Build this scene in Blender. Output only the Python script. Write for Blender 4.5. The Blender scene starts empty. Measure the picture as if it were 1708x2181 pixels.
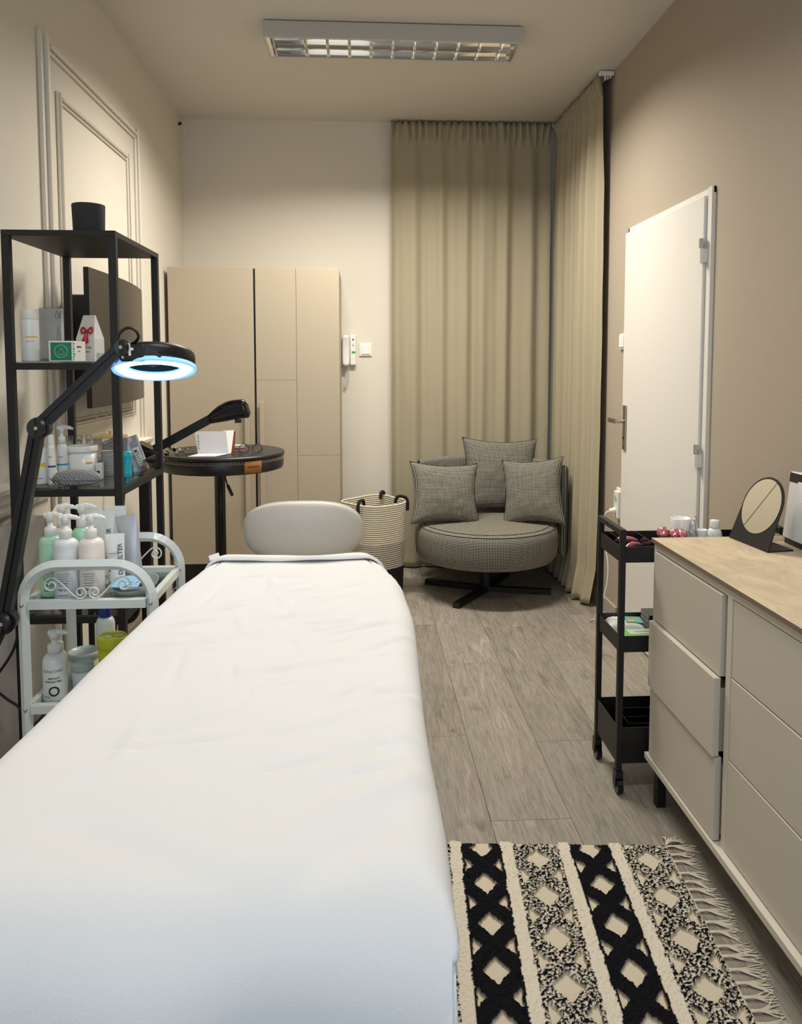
import bpy, bmesh, math, random
from mathutils import Vector, Matrix, noise, Euler
random.seed(7)
PI = math.pi
SC = bpy.context.scene
COL = SC.collection

# ------------------------------------------------------------------ camera
cam_d = bpy.data.cameras.new('camera'); cam = bpy.data.objects.new('camera', cam_d); COL.objects.link(cam)
rows = ((0.998287, 0.0043857, -0.0583424), (-0.0585062, 0.0697095, -0.9958502), (-0.0003005, 0.9975577, 0.0698467))
cam.matrix_world = Matrix.Translation((0, 0, 1.37)) @ Matrix(rows).to_4x4()
cam_d.sensor_fit = 'VERTICAL'; cam_d.sensor_height = 36.0; cam_d.sensor_width = 36.0
cam_d.lens = 36.0 * 1600.0 / 2181.0
cam_d.shift_x = (854 - 864) / 2181.0
cam_d.shift_y = -(1090.5 - 884) / 2181.0
cam_d.clip_start = 0.02
SC.camera = cam
# ------------------------------------------------------------------ world, daylight, exposure
W = bpy.data.worlds.new('sky'); SC.world = W; W.use_nodes = True
bg = W.node_tree.nodes['Background']; bg.inputs[0].default_value = (0.62, 0.78, 1.0, 1); bg.inputs[1].default_value = 1.2
SC.view_settings.view_transform = 'Standard'; SC.view_settings.look = 'None'
SC.view_settings.exposure = 0.0; SC.view_settings.gamma = 1.0
SC.view_settings.use_curve_mapping = False
def area_light(name, loc, rot, sx, sy, power, color, spread=PI):
    l = bpy.data.lights.new(name, 'AREA'); l.shape = 'RECTANGLE'; l.size = sx; l.size_y = sy
    l.energy = power; l.color = color; l.spread = spread
    o = bpy.data.objects.new(name, l); COL.objects.link(o); o.location = loc; o.rotation_euler = rot
    return o
# daylight entering by the window in the wall behind the camera
area_light('window_daylight', (0.1, -1.33, 1.65), (PI/2, 0, 0), 1.6, 1.4, 22, (0.66, 0.82, 1.0))
LUM_POWER = 28.0
LUM_COLOR = (1.0, 0.945, 0.845)

# ------------------------------------------------------------------ room measures
LUM2_POWER = 7.4
LUM2_COLOR = (1.0, 0.97, 0.91)
XL, XR, YB, YF, ZC = -1.14, 1.35, 4.98, -1.3, 2.92

# ------------------------------------------------------------------ materials
def lin(r, g, b):
    f = lambda c: (c/255/12.92) if c/255 <= 0.04045 else ((c/255+0.055)/1.055)**2.4
    return (f(r), f(g), f(b), 1)
def newmat(name):
    m = bpy.data.materials.new(name); m.use_nodes = True
    nt = m.node_tree; return m, nt, nt.nodes['Principled BSDF']
def N(nt, t, **k):
    n = nt.nodes.new(t)
    for a, b in k.items(): setattr(n, a, b)
    return n
def plain(name, rgb, rough=0.5, metal=0.0, var=0.04, nscale=30, bump=0.0, bscale=200, spec=0.5, trans=0.0, coat=0.0):
    m, nt, p = newmat(name); c = lin(*rgb)
    tc = N(nt, 'ShaderNodeTexCoord')
    no = N(nt, 'ShaderNodeTexNoise'); no.inputs['Scale'].default_value = nscale; no.inputs['Detail'].default_value = 3
    nt.links.new(tc.outputs['Object'], no.inputs['Vector'])
    mx = N(nt, 'ShaderNodeMix', data_type='RGBA')
    mx.inputs[6].default_value = tuple(max(0, v*(1-var)) for v in c[:3])+(1,)
    mx.inputs[7].default_value = tuple(min(1, v*(1+var)) for v in c[:3])+(1,)
    nt.links.new(no.outputs[0], mx.inputs[0]); nt.links.new(mx.outputs[2], p.inputs['Base Color'])
    p.inputs['Roughness'].default_value = rough; p.inputs['Metallic'].default_value = metal
    p.inputs['Specular IOR Level'].default_value = spec
    p.inputs['Transmission Weight'].default_value = trans
    p.inputs['Coat Weight'].default_value = coat
    if bump > 0:
        n2 = N(nt, 'ShaderNodeTexNoise'); n2.inputs['Scale'].default_value = bscale; n2.inputs['Detail'].default_value = 4
        nt.links.new(tc.outputs['Object'], n2.inputs['Vector'])
        b = N(nt, 'ShaderNodeBump'); b.inputs['Strength'].default_value = bump; b.inputs['Distance'].default_value = 0.01
        nt.links.new(n2.outputs[0], b.inputs['Height']); nt.links.new(b.outputs[0], p.inputs['Normal'])
    return m
def clear(name, tint=(245, 250, 250), refl=0.10, rough=0.05):
    m = bpy.data.materials.new(name); m.use_nodes = True; nt = m.node_tree
    for n in list(nt.nodes): nt.nodes.remove(n)
    out = N(nt, 'ShaderNodeOutputMaterial'); tr = N(nt, 'ShaderNodeBsdfTransparent'); gl = N(nt, 'ShaderNodeBsdfGlossy')
    tr.inputs[0].default_value = lin(*tint); gl.inputs['Roughness'].default_value = rough
    fr = N(nt, 'ShaderNodeFresnel'); fr.inputs[0].default_value = 1.45
    ad = N(nt, 'ShaderNodeMath', operation='MULTIPLY_ADD'); ad.inputs[1].default_value = 0.7; ad.inputs[2].default_value = refl*0.4
    nt.links.new(fr.outputs[0], ad.inputs[0])
    mx = N(nt, 'ShaderNodeMixShader'); nt.links.new(ad.outputs[0], mx.inputs[0])
    nt.links.new(tr.outputs[0], mx.inputs[1]); nt.links.new(gl.outputs[0], mx.inputs[2]); nt.links.new(mx.outputs[0], out.inputs[0])
    return m
def emit(name, rgb, s):
    m, nt, p = newmat(name); p.inputs['Base Color'].default_value = lin(*rgb)
    p.inputs['Emission Color'].default_value = lin(*rgb); p.inputs['Emission Strength'].default_value = s
    return m
def wood_floor():
    m, nt, p = newmat('grey_oak_laminate'); L = nt.links.new
    tc = N(nt, 'ShaderNodeTexCoord'); oi = N(nt, 'ShaderNodeObjectInfo')
    mul = N(nt, 'ShaderNodeVectorMath', operation='SCALE'); mul.inputs['Scale'].default_value = 37.0
    cx = N(nt, 'ShaderNodeCombineXYZ'); L(oi.outputs['Random'], cx.inputs[0]); L(oi.outputs['Random'], cx.inputs[1]); L(oi.outputs['Random'], cx.inputs[2])
    L(cx.outputs[0], mul.inputs[0])
    ad = N(nt, 'ShaderNodeVectorMath', operation='ADD'); L(tc.outputs['Object'], ad.inputs[0]); L(mul.outputs[0], ad.inputs[1])
    def noi(sx, sy, sc, det, rough=0.5, dist=0.0):
        mp = N(nt, 'ShaderNodeMapping'); mp.inputs['Scale'].default_value = (sx, sy, 1); L(ad.outputs[0], mp.inputs[0])
        n = N(nt, 'ShaderNodeTexNoise'); n.inputs['Scale'].default_value = sc; n.inputs['Detail'].default_value = det
        n.inputs['Roughness'].default_value = rough; n.inputs['Distortion'].default_value = dist; L(mp.outputs[0], n.inputs[0]); return n
    big = noi(6.5, 1.2, 1.7, 6, 0.62, 1.2); fine = noi(60, 3.2, 3.0, 6, 0.65, 0.6); knot = noi(7, 2.6, 1.5, 3, 0.5, 1.5)
    r1 = N(nt, 'ShaderNodeValToRGB'); e = r1.color_ramp.elements
    e[0].position = 0.28; e[0].color = lin(122, 116, 105); e[1].position = 0.72; e[1].color = lin(168, 163, 150)
    q = e.new(0.44); q.color = lin(146, 141, 129); q = e.new(0.58); q.color = lin(152, 141, 131)
    L(big.outputs[0], r1.inputs[0])
    r2 = N(nt, 'ShaderNodeValToRGB'); e = r2.color_ramp.elements
    e[0].position = 0.32; e[0].color = (0.56, 0.54, 0.50, 1); e[1].position = 0.60; e[1].color = (1.07, 1.07, 1.07, 1)
    L(fine.outputs[0], r2.inputs[0])
    r3 = N(nt, 'ShaderNodeValToRGB'); e = r3.color_ramp.elements
    e[0].position = 0.60; e[0].color = (1, 1, 1, 1); e[1].position = 0.78; e[1].color = (0.55, 0.51, 0.47, 1)
    L(knot.outputs[0], r3.inputs[0])
    m1 = N(nt, 'ShaderNodeMix', data_type='RGBA', blend_type='MULTIPLY'); m1.inputs[0].default_value = 0.85
    L(r1.outputs[0], m1.inputs[6]); L(r2.outputs[0], m1.inputs[7])
    m2 = N(nt, 'ShaderNodeMix', data_type='RGBA', blend_type='MULTIPLY'); m2.inputs[0].default_value = 1
    L(m1.outputs[2], m2.inputs[6]); L(r3.outputs[0], m2.inputs[7])
    hs = N(nt, 'ShaderNodeHueSaturation'); mr = N(nt, 'ShaderNodeMapRange'); mr.inputs[3].default_value = 0.88; mr.inputs[4].default_value = 1.10
    L(oi.outputs['Random'], mr.inputs[0]); L(mr.outputs[0], hs.inputs['Value']); L(m2.outputs[2], hs.inputs['Color'])
    L(hs.outputs[0], p.inputs['Base Color']); p.inputs['Roughness'].default_value = 0.42
    b = N(nt, 'ShaderNodeBump'); b.inputs['Strength'].default_value = 0.12; b.inputs['Distance'].default_value = 0.003
    L(fine.outputs[0], b.inputs['Height']); L(b.outputs[0], p.inputs['Normal'])
    return m
def gingham():
    m, nt, p = newmat('black_cream_houndstooth'); L = nt.links.new
    uv = N(nt, 'ShaderNodeUVMap'); sp = N(nt, 'ShaderNodeSeparateXYZ'); L(uv.outputs[0], sp.inputs[0])
    def stripe(o):
        a = N(nt, 'ShaderNodeMath', operation='MULTIPLY'); a.inputs[1].default_value = 1/0.0086; L(o, a.inputs[0])
        fl = N(nt, 'ShaderNodeMath', operation='FRACT'); L(a.outputs[0], fl.inputs[0])
        g = N(nt, 'ShaderNodeMath', operation='LESS_THAN'); g.inputs[1].default_value = 0.54; L(fl.outputs[0], g.inputs[0]); return g
    a, b = stripe(sp.outputs[0]), stripe(sp.outputs[1])
    mu = N(nt, 'ShaderNodeMath', operation='MULTIPLY'); L(a.outputs[0], mu.inputs[0]); L(b.outputs[0], mu.inputs[1])
    mx = N(nt, 'ShaderNodeMix', data_type='RGBA'); L(mu.outputs[0], mx.inputs[0])
    mx.inputs[6].default_value = lin(26, 25, 28); mx.inputs[7].default_value = lin(214, 208, 190)
    L(mx.outputs[2], p.inputs['Base Color']); p.inputs['Roughness'].default_value = 0.9; p.inputs['Specular IOR Level'].default_value = 0.15
    return m
def stone_top():
    m, nt, p = newmat('beige_stone_laminate'); L = nt.links.new
    tc = N(nt, 'ShaderNodeTexCoord'); mp = N(nt, 'ShaderNodeMapping'); mp.inputs['Scale'].default_value = (7, 3, 3); mp.inputs['Rotation'].default_value = (0, 0, 0.5); L(tc.outputs['Object'], mp.inputs[0])
    n = N(nt, 'ShaderNodeTexNoise'); n.inputs['Scale'].default_value = 2.2; n.inputs['Detail'].default_value = 9; n.inputs['Roughness'].default_value = 0.68; n.inputs['Distortion'].default_value = 0.9; L(mp.outputs[0], n.inputs[0])
    r = N(nt, 'ShaderNodeValToRGB'); e = r.color_ramp.elements
    e[0].position = 0.30; e[0].color = lin(182, 168, 148); e[1].position = 0.72; e[1].color = lin(226, 208, 180)
    q = e.new(0.46); q.color = lin(204, 184, 154); q = e.new(0.56); q.color = lin(216, 196, 163)
    L(n.outputs[0], r.inputs[0]); L(r.outputs[0], p.inputs['Base Color']); p.inputs['Roughness'].default_value = 0.45
    return m
def attr_mat(name, rough=0.95):
    m, nt, p = newmat(name); a = N(nt, 'ShaderNodeVertexColor', layer_name='Col')
    tc = N(nt, 'ShaderNodeTexCoord'); n = N(nt, 'ShaderNodeTexNoise'); n.inputs['Scale'].default_value = 600; nt.links.new(tc.outputs['Object'], n.inputs[0])
    mr = N(nt, 'ShaderNodeMapRange'); mr.inputs[3].default_value = 0.75; mr.inputs[4].default_value = 1.2; nt.links.new(n.outputs[0], mr.inputs[0])
    hs = N(nt, 'ShaderNodeHueSaturation'); nt.links.new(mr.outputs[0], hs.inputs['Value']); nt.links.new(a.outputs[0], hs.inputs['Color'])
    nt.links.new(hs.outputs[0], p.inputs['Base Color']); p.inputs['Roughness'].default_value = rough; p.inputs['Specular IOR Level'].default_value = 0.1
    return m
def weave(name, a, b, sc, rough=0.9):
    m, nt, p = newmat(name); L = nt.links.new
    tc = N(nt, 'ShaderNodeTexCoord'); w1 = N(nt, 'ShaderNodeTexWave'); w1.inputs['Scale'].default_value = sc; w1.inputs['Distortion'].default_value = 3.5; w1.inputs['Detail'].default_value = 1.0
    w1.bands_direction = 'DIAGONAL'; L(tc.outputs['Object'], w1.inputs[0])
    mx = N(nt, 'ShaderNodeMix', data_type='RGBA'); L(w1.outputs['Fac'], mx.inputs[0]); mx.inputs[6].default_value = lin(*a); mx.inputs[7].default_value = lin(*b)
    L(mx.outputs[2], p.inputs['Base Color']); p.inputs['Roughness'].default_value = rough
    return m

MT = {}
MT['wall_cream'] = plain('wall_cream', (220, 213, 199), 0.85, var=0.02, nscale=4, bump=0.12, bscale=260)
MT['wall_taupe'] = plain('wall_taupe', (172, 159, 142), 0.8, var=0.02, nscale=4, bump=0.12, bscale=260)
MT['ceiling'] = plain('ceiling_white', (212, 206, 196), 0.9, var=0.015, nscale=3, bump=0.05, bscale=200)
MT['trim'] = plain('trim_cream', (222, 215, 202), 0.5, var=0.02)
MT['door'] = plain('door_white', (226, 222, 215), 0.4, var=0.01, nscale=3)
MT['white'] = plain('white_plastic', (236, 234, 228), 0.35, var=0.015)
MT['white_s'] = plain('white_satin', (238, 238, 236), 0.25, var=0.01)
MT['white_metal'] = plain('white_lacquer', (226, 232, 228), 0.28, var=0.015, coat=0.3)
MT['black_metal'] = plain('black_powder_coat', (17, 16, 17), 0.5, var=0.1, nscale=60)
MT['black_gloss'] = plain('black_gloss', (14, 14, 16), 0.15, var=0.1)
MT['black_screen'] = plain('black_screen', (6, 6, 7), 0.12, var=0.1, spec=0.25)
MT['black_plastic'] = plain('black_plastic', (20, 20, 22), 0.4, var=0.1)
MT['black_soft'] = plain('black_fabric', (20, 20, 22), 0.95, var=0.2, nscale=300, bump=0.3, bscale=500)
MT['graphite'] = plain('graphite_fabric', (46, 47, 50), 0.85, var=0.15, nscale=200)
MT['chrome'] = plain('chrome', (200, 200, 202), 0.15, metal=1.0, var=0.02)
MT['steel'] = plain('brushed_steel', (168, 160, 148), 0.35, metal=1.0, var=0.05)
MT['louvre'] = plain('mirror_aluminium', (236, 234, 228), 0.07, metal=1.0, var=0.01)
MT['mirror'] = plain('mirror_glass', (235, 238, 236), 0.01, metal=1.0, var=0.0)
MT['lum_body'] = plain('luminaire_enamel', (196, 192, 186), 0.5, var=0.02)
MT['curtain'] = plain('curtain_beige', (170, 160, 136), 0.95, var=0.05, nscale=120, bump=0.15, bscale=700, spec=0.1)
MT['wardrobe'] = plain('wardrobe_beige', (178, 165, 144), 0.5, var=0.012, nscale=3)
MT['dresser'] = plain('dresser_greige', (202, 193, 178), 0.45, var=0.01, nscale=3)
MT['dresser_light'] = plain('dresser_carcass', (212, 203, 187), 0.45, var=0.01, nscale=3)
MT['stone'] = stone_top()
MT['edge'] = plain('taupe_edge_band', (122, 106, 94), 0.5, var=0.05)
MT['sheet'] = plain('white_cotton', (234, 233, 232), 0.92, var=0.012, nscale=8, bump=0.10, bscale=420, spec=0.2)
MT['leather'] = plain('white_leatherette', (222, 215, 205), 0.42, var=0.02, nscale=10, bump=0.08, bscale=300)
MT['gingham'] = gingham()
MT['floor'] = wood_floor()
MT['under'] = plain('screed', (70, 64, 58), 0.9)
MT['rug'] = attr_mat('rug_wool')
MT['yarn'] = plain('cream_yarn', (226, 214, 192), 0.95, var=0.1, nscale=300)
MT['rope'] = plain('cream_rope', (222, 213, 192), 0.9, var=0.10, nscale=260, bump=0.5, bscale=420)
MT['rope_dark'] = plain('grey_rope', (186, 178, 160), 0.9, var=0.30, nscale=320, bump=0.5, bscale=420)
MT['glass'] = clear('clear_glass', (240, 246, 244), 0.12)
MT['smoke_glass'] = clear('smoked_glass', (206, 213, 212), 0.15)
MT['acrylic'] = clear('clear_acrylic', (246, 247, 247), 0.05)
MT['pane'] = clear('window_glass', (250, 252, 252), 0.05)
MT['table_top'] = plain('black_leatherette', (30, 28, 28), 0.36, var=0.08, nscale=150, bump=0.05, bscale=500)
MT['thread'] = plain('grey_thread', (168, 160, 150), 0.8)
MT['tan'] = plain('tan_leather', (176, 112, 48), 0.6, var=0.08)
MT['ink'] = plain('black_ink', (28, 27, 30), 0.6, var=0.0)
MT['grey_ink'] = plain('grey_ink', (140, 140, 146), 0.6, var=0.0)
MT['green_clear'] = plain('mint_liquid', (176, 224, 190), 0.25, var=0.02)
MT['milky'] = plain('milky_plastic', (226, 230, 230), 0.3, var=0.01)
MT['cream_plastic'] = plain('cream_plastic', (240, 228, 218), 0.3, var=0.01)
MT['grey_lid'] = plain('grey_lid', (176, 186, 186), 0.35, var=0.02)
MT['tray_grey'] = plain('tray_grey', (150, 160, 162), 0.3, var=0.02)
MT['yellow'] = plain('acid_yellow', (206, 210, 44), 0.35, var=0.03)
MT['blue_cap'] = plain('navy_cap', (28, 44, 130), 0.35)
MT['blue_print'] = plain('navy_print', (30, 48, 120), 0.5)
MT['cyan'] = plain('cyan_cup', (24, 178, 200), 0.2, var=0.05, coat=0.4)
MT['sky'] = plain('pale_blue_paper', (150, 196, 230), 0.8)
MT['paper'] = plain('white_paper', (232, 230, 226), 0.8, var=0.02)
MT['shaded_paper'] = plain('shaded_paper', (196, 196, 200), 0.8, var=0.02)  # the grey is shade put into white paper facing away from light
MT['silver'] = plain('silver_foil', (196, 197, 202), 0.4, metal=0.5, var=0.04)
MT['emerald'] = plain('emerald_print', (22, 132, 92), 0.5, var=0.08, nscale=90)
MT['red'] = plain('red_satin', (190, 20, 34), 0.4, var=0.08)
MT['red_cap'] = plain('red_cap', (188, 30, 40), 0.3)
MT['yellow_band'] = plain('yellow_band', (238, 190, 44), 0.5)
MT['cyan_band'] = plain('blue_band', (52, 144, 196), 0.5)
MT['mint_band'] = plain('mint_band', (96, 196, 170), 0.5)
MT['bamboo'] = plain('bamboo', (206, 172, 118), 0.6, var=0.1, nscale=60)
MT['case'] = weave('herringbone_case', (26, 27, 30), (190, 192, 196), 75)
MT['pink'] = plain('pink_foil', (246, 156, 164), 0.16, metal=0.7, var=0.15, nscale=40)
MT['lime'] = plain('lime_film', (120, 212, 96), 0.3, var=0.1, nscale=20, coat=0.4)
MT['teal'] = plain('teal_film', (60, 160, 150), 0.3, var=0.15, nscale=20, coat=0.4)
MT['brown_glass'] = plain('amber_brown', (120, 58, 36), 0.3)
MT['green_led'] = plain('green_sticker', (58, 168, 84), 0.5)
MT['dark_band'] = plain('dark_wood_band', (38, 32, 28), 0.3, var=0.3, nscale=14)
MT['shade_cloth'] = plain('grey_white_cloth', (200, 192, 184), 0.95, var=0.03, nscale=10)
MT['ring_shade'] = emit('ring_diffuser', (128, 184, 255), 0.95)
MT['ring_tube'] = emit('ring_tube', (226, 238, 255), 9.0)
MT['tube'] = emit('fluorescent_tube', (255, 236, 206), 1.6)
MT['cable'] = plain('black_cable', (20, 20, 21), 0.5)
MT['white_cable'] = plain('white_cable', (226, 224, 216), 0.45)

# ------------------------------------------------------------------ mesh helpers
OFF = {}
def V(*a): return Vector(a)
class MB:
    def __init__(s): s.v = []; s.f = []; s.uv = {}; s.sm = []
    def add(s, vs, fs, smooth=False, M=None, uvs=None):
        b = len(s.v)
        s.v += [tuple(M @ Vector(p)) if M else tuple(p) for p in vs]
        for i, q in enumerate(fs):
            if uvs: s.uv[len(s.f)] = uvs[i]
            s.f.append([b + k for k in q]); s.sm.append(smooth)
        return s
    def box(s, x0, x1, y0, y1, z0, z1, bev=0.0, M=None, seg=2):
        bm = bmesh.new(); bmesh.ops.create_cube(bm, size=1)
        for v in bm.verts: v.co = Vector((x0+(v.co.x+.5)*(x1-x0), y0+(v.co.y+.5)*(y1-y0), z0+(v.co.z+.5)*(z1-z0)))
        if bev > 0: bmesh.ops.bevel(bm, geom=bm.edges[:], offset=bev, segments=seg, affect='EDGES', profile=0.5)
        bm.verts.index_update()
        s.add([v.co[:] for v in bm.verts], [[v.index for v in f.verts] for f in bm.faces], bev > 0 and seg > 2, M); bm.free(); return s
    def cyl(s, a, b, r0, r1=None, n=20, cap=True, smooth=True):
        a = Vector(a); b = Vector(b); r1 = r0 if r1 is None else r1
        d = (b-a).normalized(); u = d.orthogonal().normalized(); w = d.cross(u)
        vs = []
        for p, r in ((a, r0), (b, r1)):
            for i in range(n):
                t = 2*PI*i/n; vs.append(p + (u*math.cos(t)+w*math.sin(t))*r)
        s.add(vs, [[i, (i+1) % n, n+(i+1) % n, n+i] for i in range(n)], smooth)
        if cap: s.add(vs, [list(range(n))[::-1], list(range(n, 2*n))], False)
        return s
    def lathe(s, prof, c=(0, 0, 0), n=32, sx=1.0, sy=1.0, M=None, smooth=True, uvk=None):
        vs = []; m = len(prof)
        for i in range(n):
            t = 2*PI*i/n
            for r, z in prof: vs.append((c[0]+r*math.cos(t)*sx, c[1]+r*math.sin(t)*sy, c[2]+z))
        fs = []; uvs = [] if uvk else None
        al = [0]
        for k in range(m-1): al.append(al[-1]+math.hypot(prof[k+1][0]-prof[k][0], prof[k+1][1]-prof[k][1]))
        for i in range(n):
            j = (i+1) % n
            for k in range(m-1):
                fs.append([i*m+k, j*m+k, j*m+k+1, i*m+k+1])
                if uvk:
                    a0, a1 = 2*PI*i/n, 2*PI*(i+1)/n
                    uvs.append([(a0*uvk, al[k]), (a1*uvk, al[k]), (a1*uvk, al[k+1]), (a0*uvk, al[k+1])])
        return s.add(vs, fs, smooth, M, uvs)
    def tube(s, pts, r, n=8, closed=False, cap=True, rz=None):
        pts = [Vector(p) for p in pts]; m = len(pts); vs = []; u = None
        for i, p in enumerate(pts):
            if closed: d = pts[(i+1) % m]-pts[i-1]
            else: d = pts[min(i+1, m-1)]-pts[max(i-1, 0)]
            d.normalize()
            if u is None: u = d.orthogonal().normalized()
            else:
                u = (u-d*u.dot(d))
                u = u.normalized() if u.length > 1e-6 else d.orthogonal().normalized()
            w = d.cross(u); rr = r[i] if isinstance(r, (list, tuple)) else r
            for k in range(n):
                t = 2*PI*(k+.5)/n; vs.append(p+(u*math.cos(t)+w*math.sin(t))*rr)
        fs = []
        for i in range(m if closed else m-1):
            j = (i+1) % m
            for k in range(n): fs.append([i*n+k, i*n+(k+1) % n, j*n+(k+1) % n, j*n+k])
        s.add(vs, fs, n > 4)
        if cap and not closed: s.add(vs, [list(range(n))[::-1], list(range((m-1)*n, m*n))])
        return s
    def prism(s, poly, d, M=None):
        n = len(poly); d = Vector(d)
        vs = [Vector(p) for p in poly]+[Vector(p)+d for p in poly]
        s.add(vs, [list(range(n))[::-1], list(range(n, 2*n))]+[[i, (i+1) % n, n+(i+1) % n, n+i] for i in range(n)], False, M); return s
    def grid(s, fn, nu, nv, smooth=True, uvfn=None, closed_u=False):
        vs = [fn(i/nu, j/nv) for i in range(nu+1) for j in range(nv+1)]
        fs = []; uvs = [] if uvfn else None
        for i in range(nu):
            for j in range(nv):
                fs.append([i*(nv+1)+j, (i+1)*(nv+1)+j, (i+1)*(nv+1)+j+1, i*(nv+1)+j+1])
                if uvfn: uvs.append([uvfn(a/nu, b/nv) for a, b in ((i, j), (i+1, j), (i+1, j+1), (i, j+1))])
        return s.add(vs, fs, smooth, None, uvs)
    def sphere(s, c, r, n=16, sz=1.0, M=None):
        prof = [(max(1e-5, r*math.sin(PI*k/n)), -r*sz*math.cos(PI*k/n)) for k in range(n+1)]
        return s.lathe(prof, c, n+4, M=M)
    def build(s, name, mat, parent=None, local=False, fix=True):
        me = bpy.data.meshes.new(name)
        off = Vector((0, 0, 0)) if (local or parent is None) else OFF.get(parent.name, Vector((0, 0, 0)))
        me.from_pydata([tuple(Vector(p)-off) for p in s.v], [], s.f); me.update()
        if s.uv:
            lay = me.uv_layers.new(name='UVMap')
            for pi, pol in enumerate(me.polygons):
                if pi in s.uv:
                    for li, uv in zip(pol.loop_indices, s.uv[pi]): lay.data[li].uv = uv
        for pol, sm in zip(me.polygons, s.sm): pol.use_smooth = sm
        if fix:
            bm = bmesh.new(); bm.from_mesh(me); bmesh.ops.recalc_face_normals(bm, faces=bm.faces); bm.to_mesh(me); bm.free()
        if mat: me.materials.append(MT[mat] if isinstance(mat, str) else mat)
        o = bpy.data.objects.new(name, me); COL.objects.link(o)
        if parent is not None: o.parent = parent; OFF[o.name] = OFF.get(parent.name, Vector((0, 0, 0))) if not local else Vector((0, 0, 0))
        else: OFF[o.name] = Vector((0, 0, 0))
        return o
def tag(o, label, cat, group=None):
    o['label'] = label; o['category'] = cat
    if group: o['group'] = group
    return o
def thing(name, loc, label, cat, group=None, rz=0.0):
    o = bpy.data.objects.new(name, None); COL.objects.link(o); o.location = loc; o.rotation_euler = (0, 0, rz)
    o.empty_display_size = 0.05; OFF[o.name] = Vector(loc)
    return tag(o, label, cat, group)
def struct(o): o['kind'] = 'structure'; return o
def solidify(o, t, off=-1.0):
    m = o.modifiers.new('thickness', 'SOLIDIFY'); m.thickness = t; m.offset = off; return o
_dg = None
def text(name, body, size, loc, M3, mat, parent, align='CENTER', ext=0.0003):
    """flat lettering; M3 = (right, up) unit vectors"""
    c = bpy.data.curves.new('lettering', 'FONT'); c.body = body; c.size = size; c.align_x = align; c.align_y = 'CENTER'; c.extrude = ext
    c.resolution_u = 2
    t = bpy.data.objects.new('lettering_tmp', c); COL.objects.link(t)
    bpy.context.view_layer.update()
    me = bpy.data.meshes.new_from_object(t.evaluated_get(bpy.context.evaluated_depsgraph_get()))
    bpy.data.objects.remove(t); bpy.data.curves.remove(c)
    r, u = Vector(M3[0]).normalized(), Vector(M3[1]).normalized(); n = r.cross(u)
    mt = Matrix((r, u, n)).transposed().to_4x4(); mt.translation = Vector(loc)-OFF.get(parent.name, Vector((0, 0, 0)))
    me.transform(mt); me.materials.clear(); me.materials.append(MT[mat])
    o = bpy.data.objects.new(name, me); COL.objects.link(o); o.parent = parent; return o
def bend_text(o, cx, cy, r):
    """wrap lettering that was laid on the plane y=cy-r around a vertical cylinder"""
    for v in o.data.vertices:
        a = (v.co.x-cx)/r; d = (cy-r)-v.co.y
        v.co.x = cx+(r+d)*math.sin(a); v.co.y = cy-(r+d)*math.cos(a)
def arc(c, r, a0, a1, n, ax=0, ay=2, fixed=0.0):
    out = []
    for i in range(n+1):
        t = a0+(a1-a0)*i/n; p = [fixed]*3; p[ax] = c[0]+r*math.cos(t); p[ay] = c[1]+r*math.sin(t); out.append(Vector(p))
    return out
FACE = ((1, 0, 0), (0, 0, 1))      # lettering that faces the -Y side

# ================================================================== STRUCTURE
fl = struct(MB().box(XL, XR, YF, YB, -0.10, -0.010).build('floor', 'under'))
px = [0.38+0.245*k for k in range(-7, 5)]
ends = {0: 2.14, 1: 2.60, 2: 2.146, 3: 2.766, -1: 2.657}
pm = {}
for k in range(-7, 5):
    x0 = 0.38+0.245*k; x1 = x0+0.245
    a, b = max(x0, XL), min(x1, XR)
    if b-a < 0.01: continue
    y = ends.get(k, 2.1+((k*0.53) % 1.18)); y -= 1.18*5
    while y < YB:
        c, d = max(y, YF), min(y+1.18, YB)
        if d-c > 0.01:
            key = (round(b-a, 4), round(d-c, 4))
            if key not in pm:
                w, l = b-a, d-c
                pm[key] = MB().box(-w/2+.0005, w/2-.0005, -l/2+.0006, l/2-.0006, -0.0098, 0.0, 0.0009, seg=1).build('plank', 'floor', fl, local=True); o = pm[key]
            else:
                o = pm[key].copy(); COL.objects.link(o); o.parent = fl
            o.location = ((a+b)/2, (c+d)/2, 0)
        y += 1.18
struct(MB().box(XL-.1, XR+.1, YF-.1, YB+.1, ZC, ZC+.1).build('ceiling', 'ceiling'))
wl = struct(MB().box(XL-.1, XL, YF, YB, 0, ZC).build('wall_left', 'wall_cream'))
wb = struct(MB().box(XL-.1, XR+.1, YB, YB+.1, 0, ZC).build('wall_back', 'wall_cream'))
wr = struct(MB().box(XR, XR+.1, YF, YB, 0, ZC).build('wall_right', 'wall_taupe'))
# wall behind the camera, with its window
wx0, wx1, wz0, wz1 = -0.70, 0.90, 0.92, 2.35
m = MB(); m.box(XL-.1, wx0, YF-.1, YF, 0, ZC); m.box(wx1, XR+.1, YF-.1, YF, 0, ZC); m.box(wx0, wx1, YF-.1, YF, 0, wz0); m.box(wx0, wx1, YF-.1, YF, wz1, ZC)
struct(m.build('wall_front', 'wall_cream'))
m = MB()
for a in ((wx0, wx0+.05, wz0, wz1), (wx1-.05, wx1, wz0, wz1), (wx0, wx1, wz0, wz0+.05), (wx0, wx1, wz1-.05, wz1), (0.07, 0.13, wz0, wz1)): m.box(a[0], a[1], YF-.08, YF-.03, a[2], a[3])
w1 = struct(m.build('window_1', 'white'))
MB().box(wx0+.05, .07, YF-.06, YF-.055, wz0+.05, wz1-.05).build('pane', 'pane', w1)
MB().box(.13, wx1-.05, YF-.06, YF-.055, wz0+.05, wz1-.05).build('pane', 'pane', w1)

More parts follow.
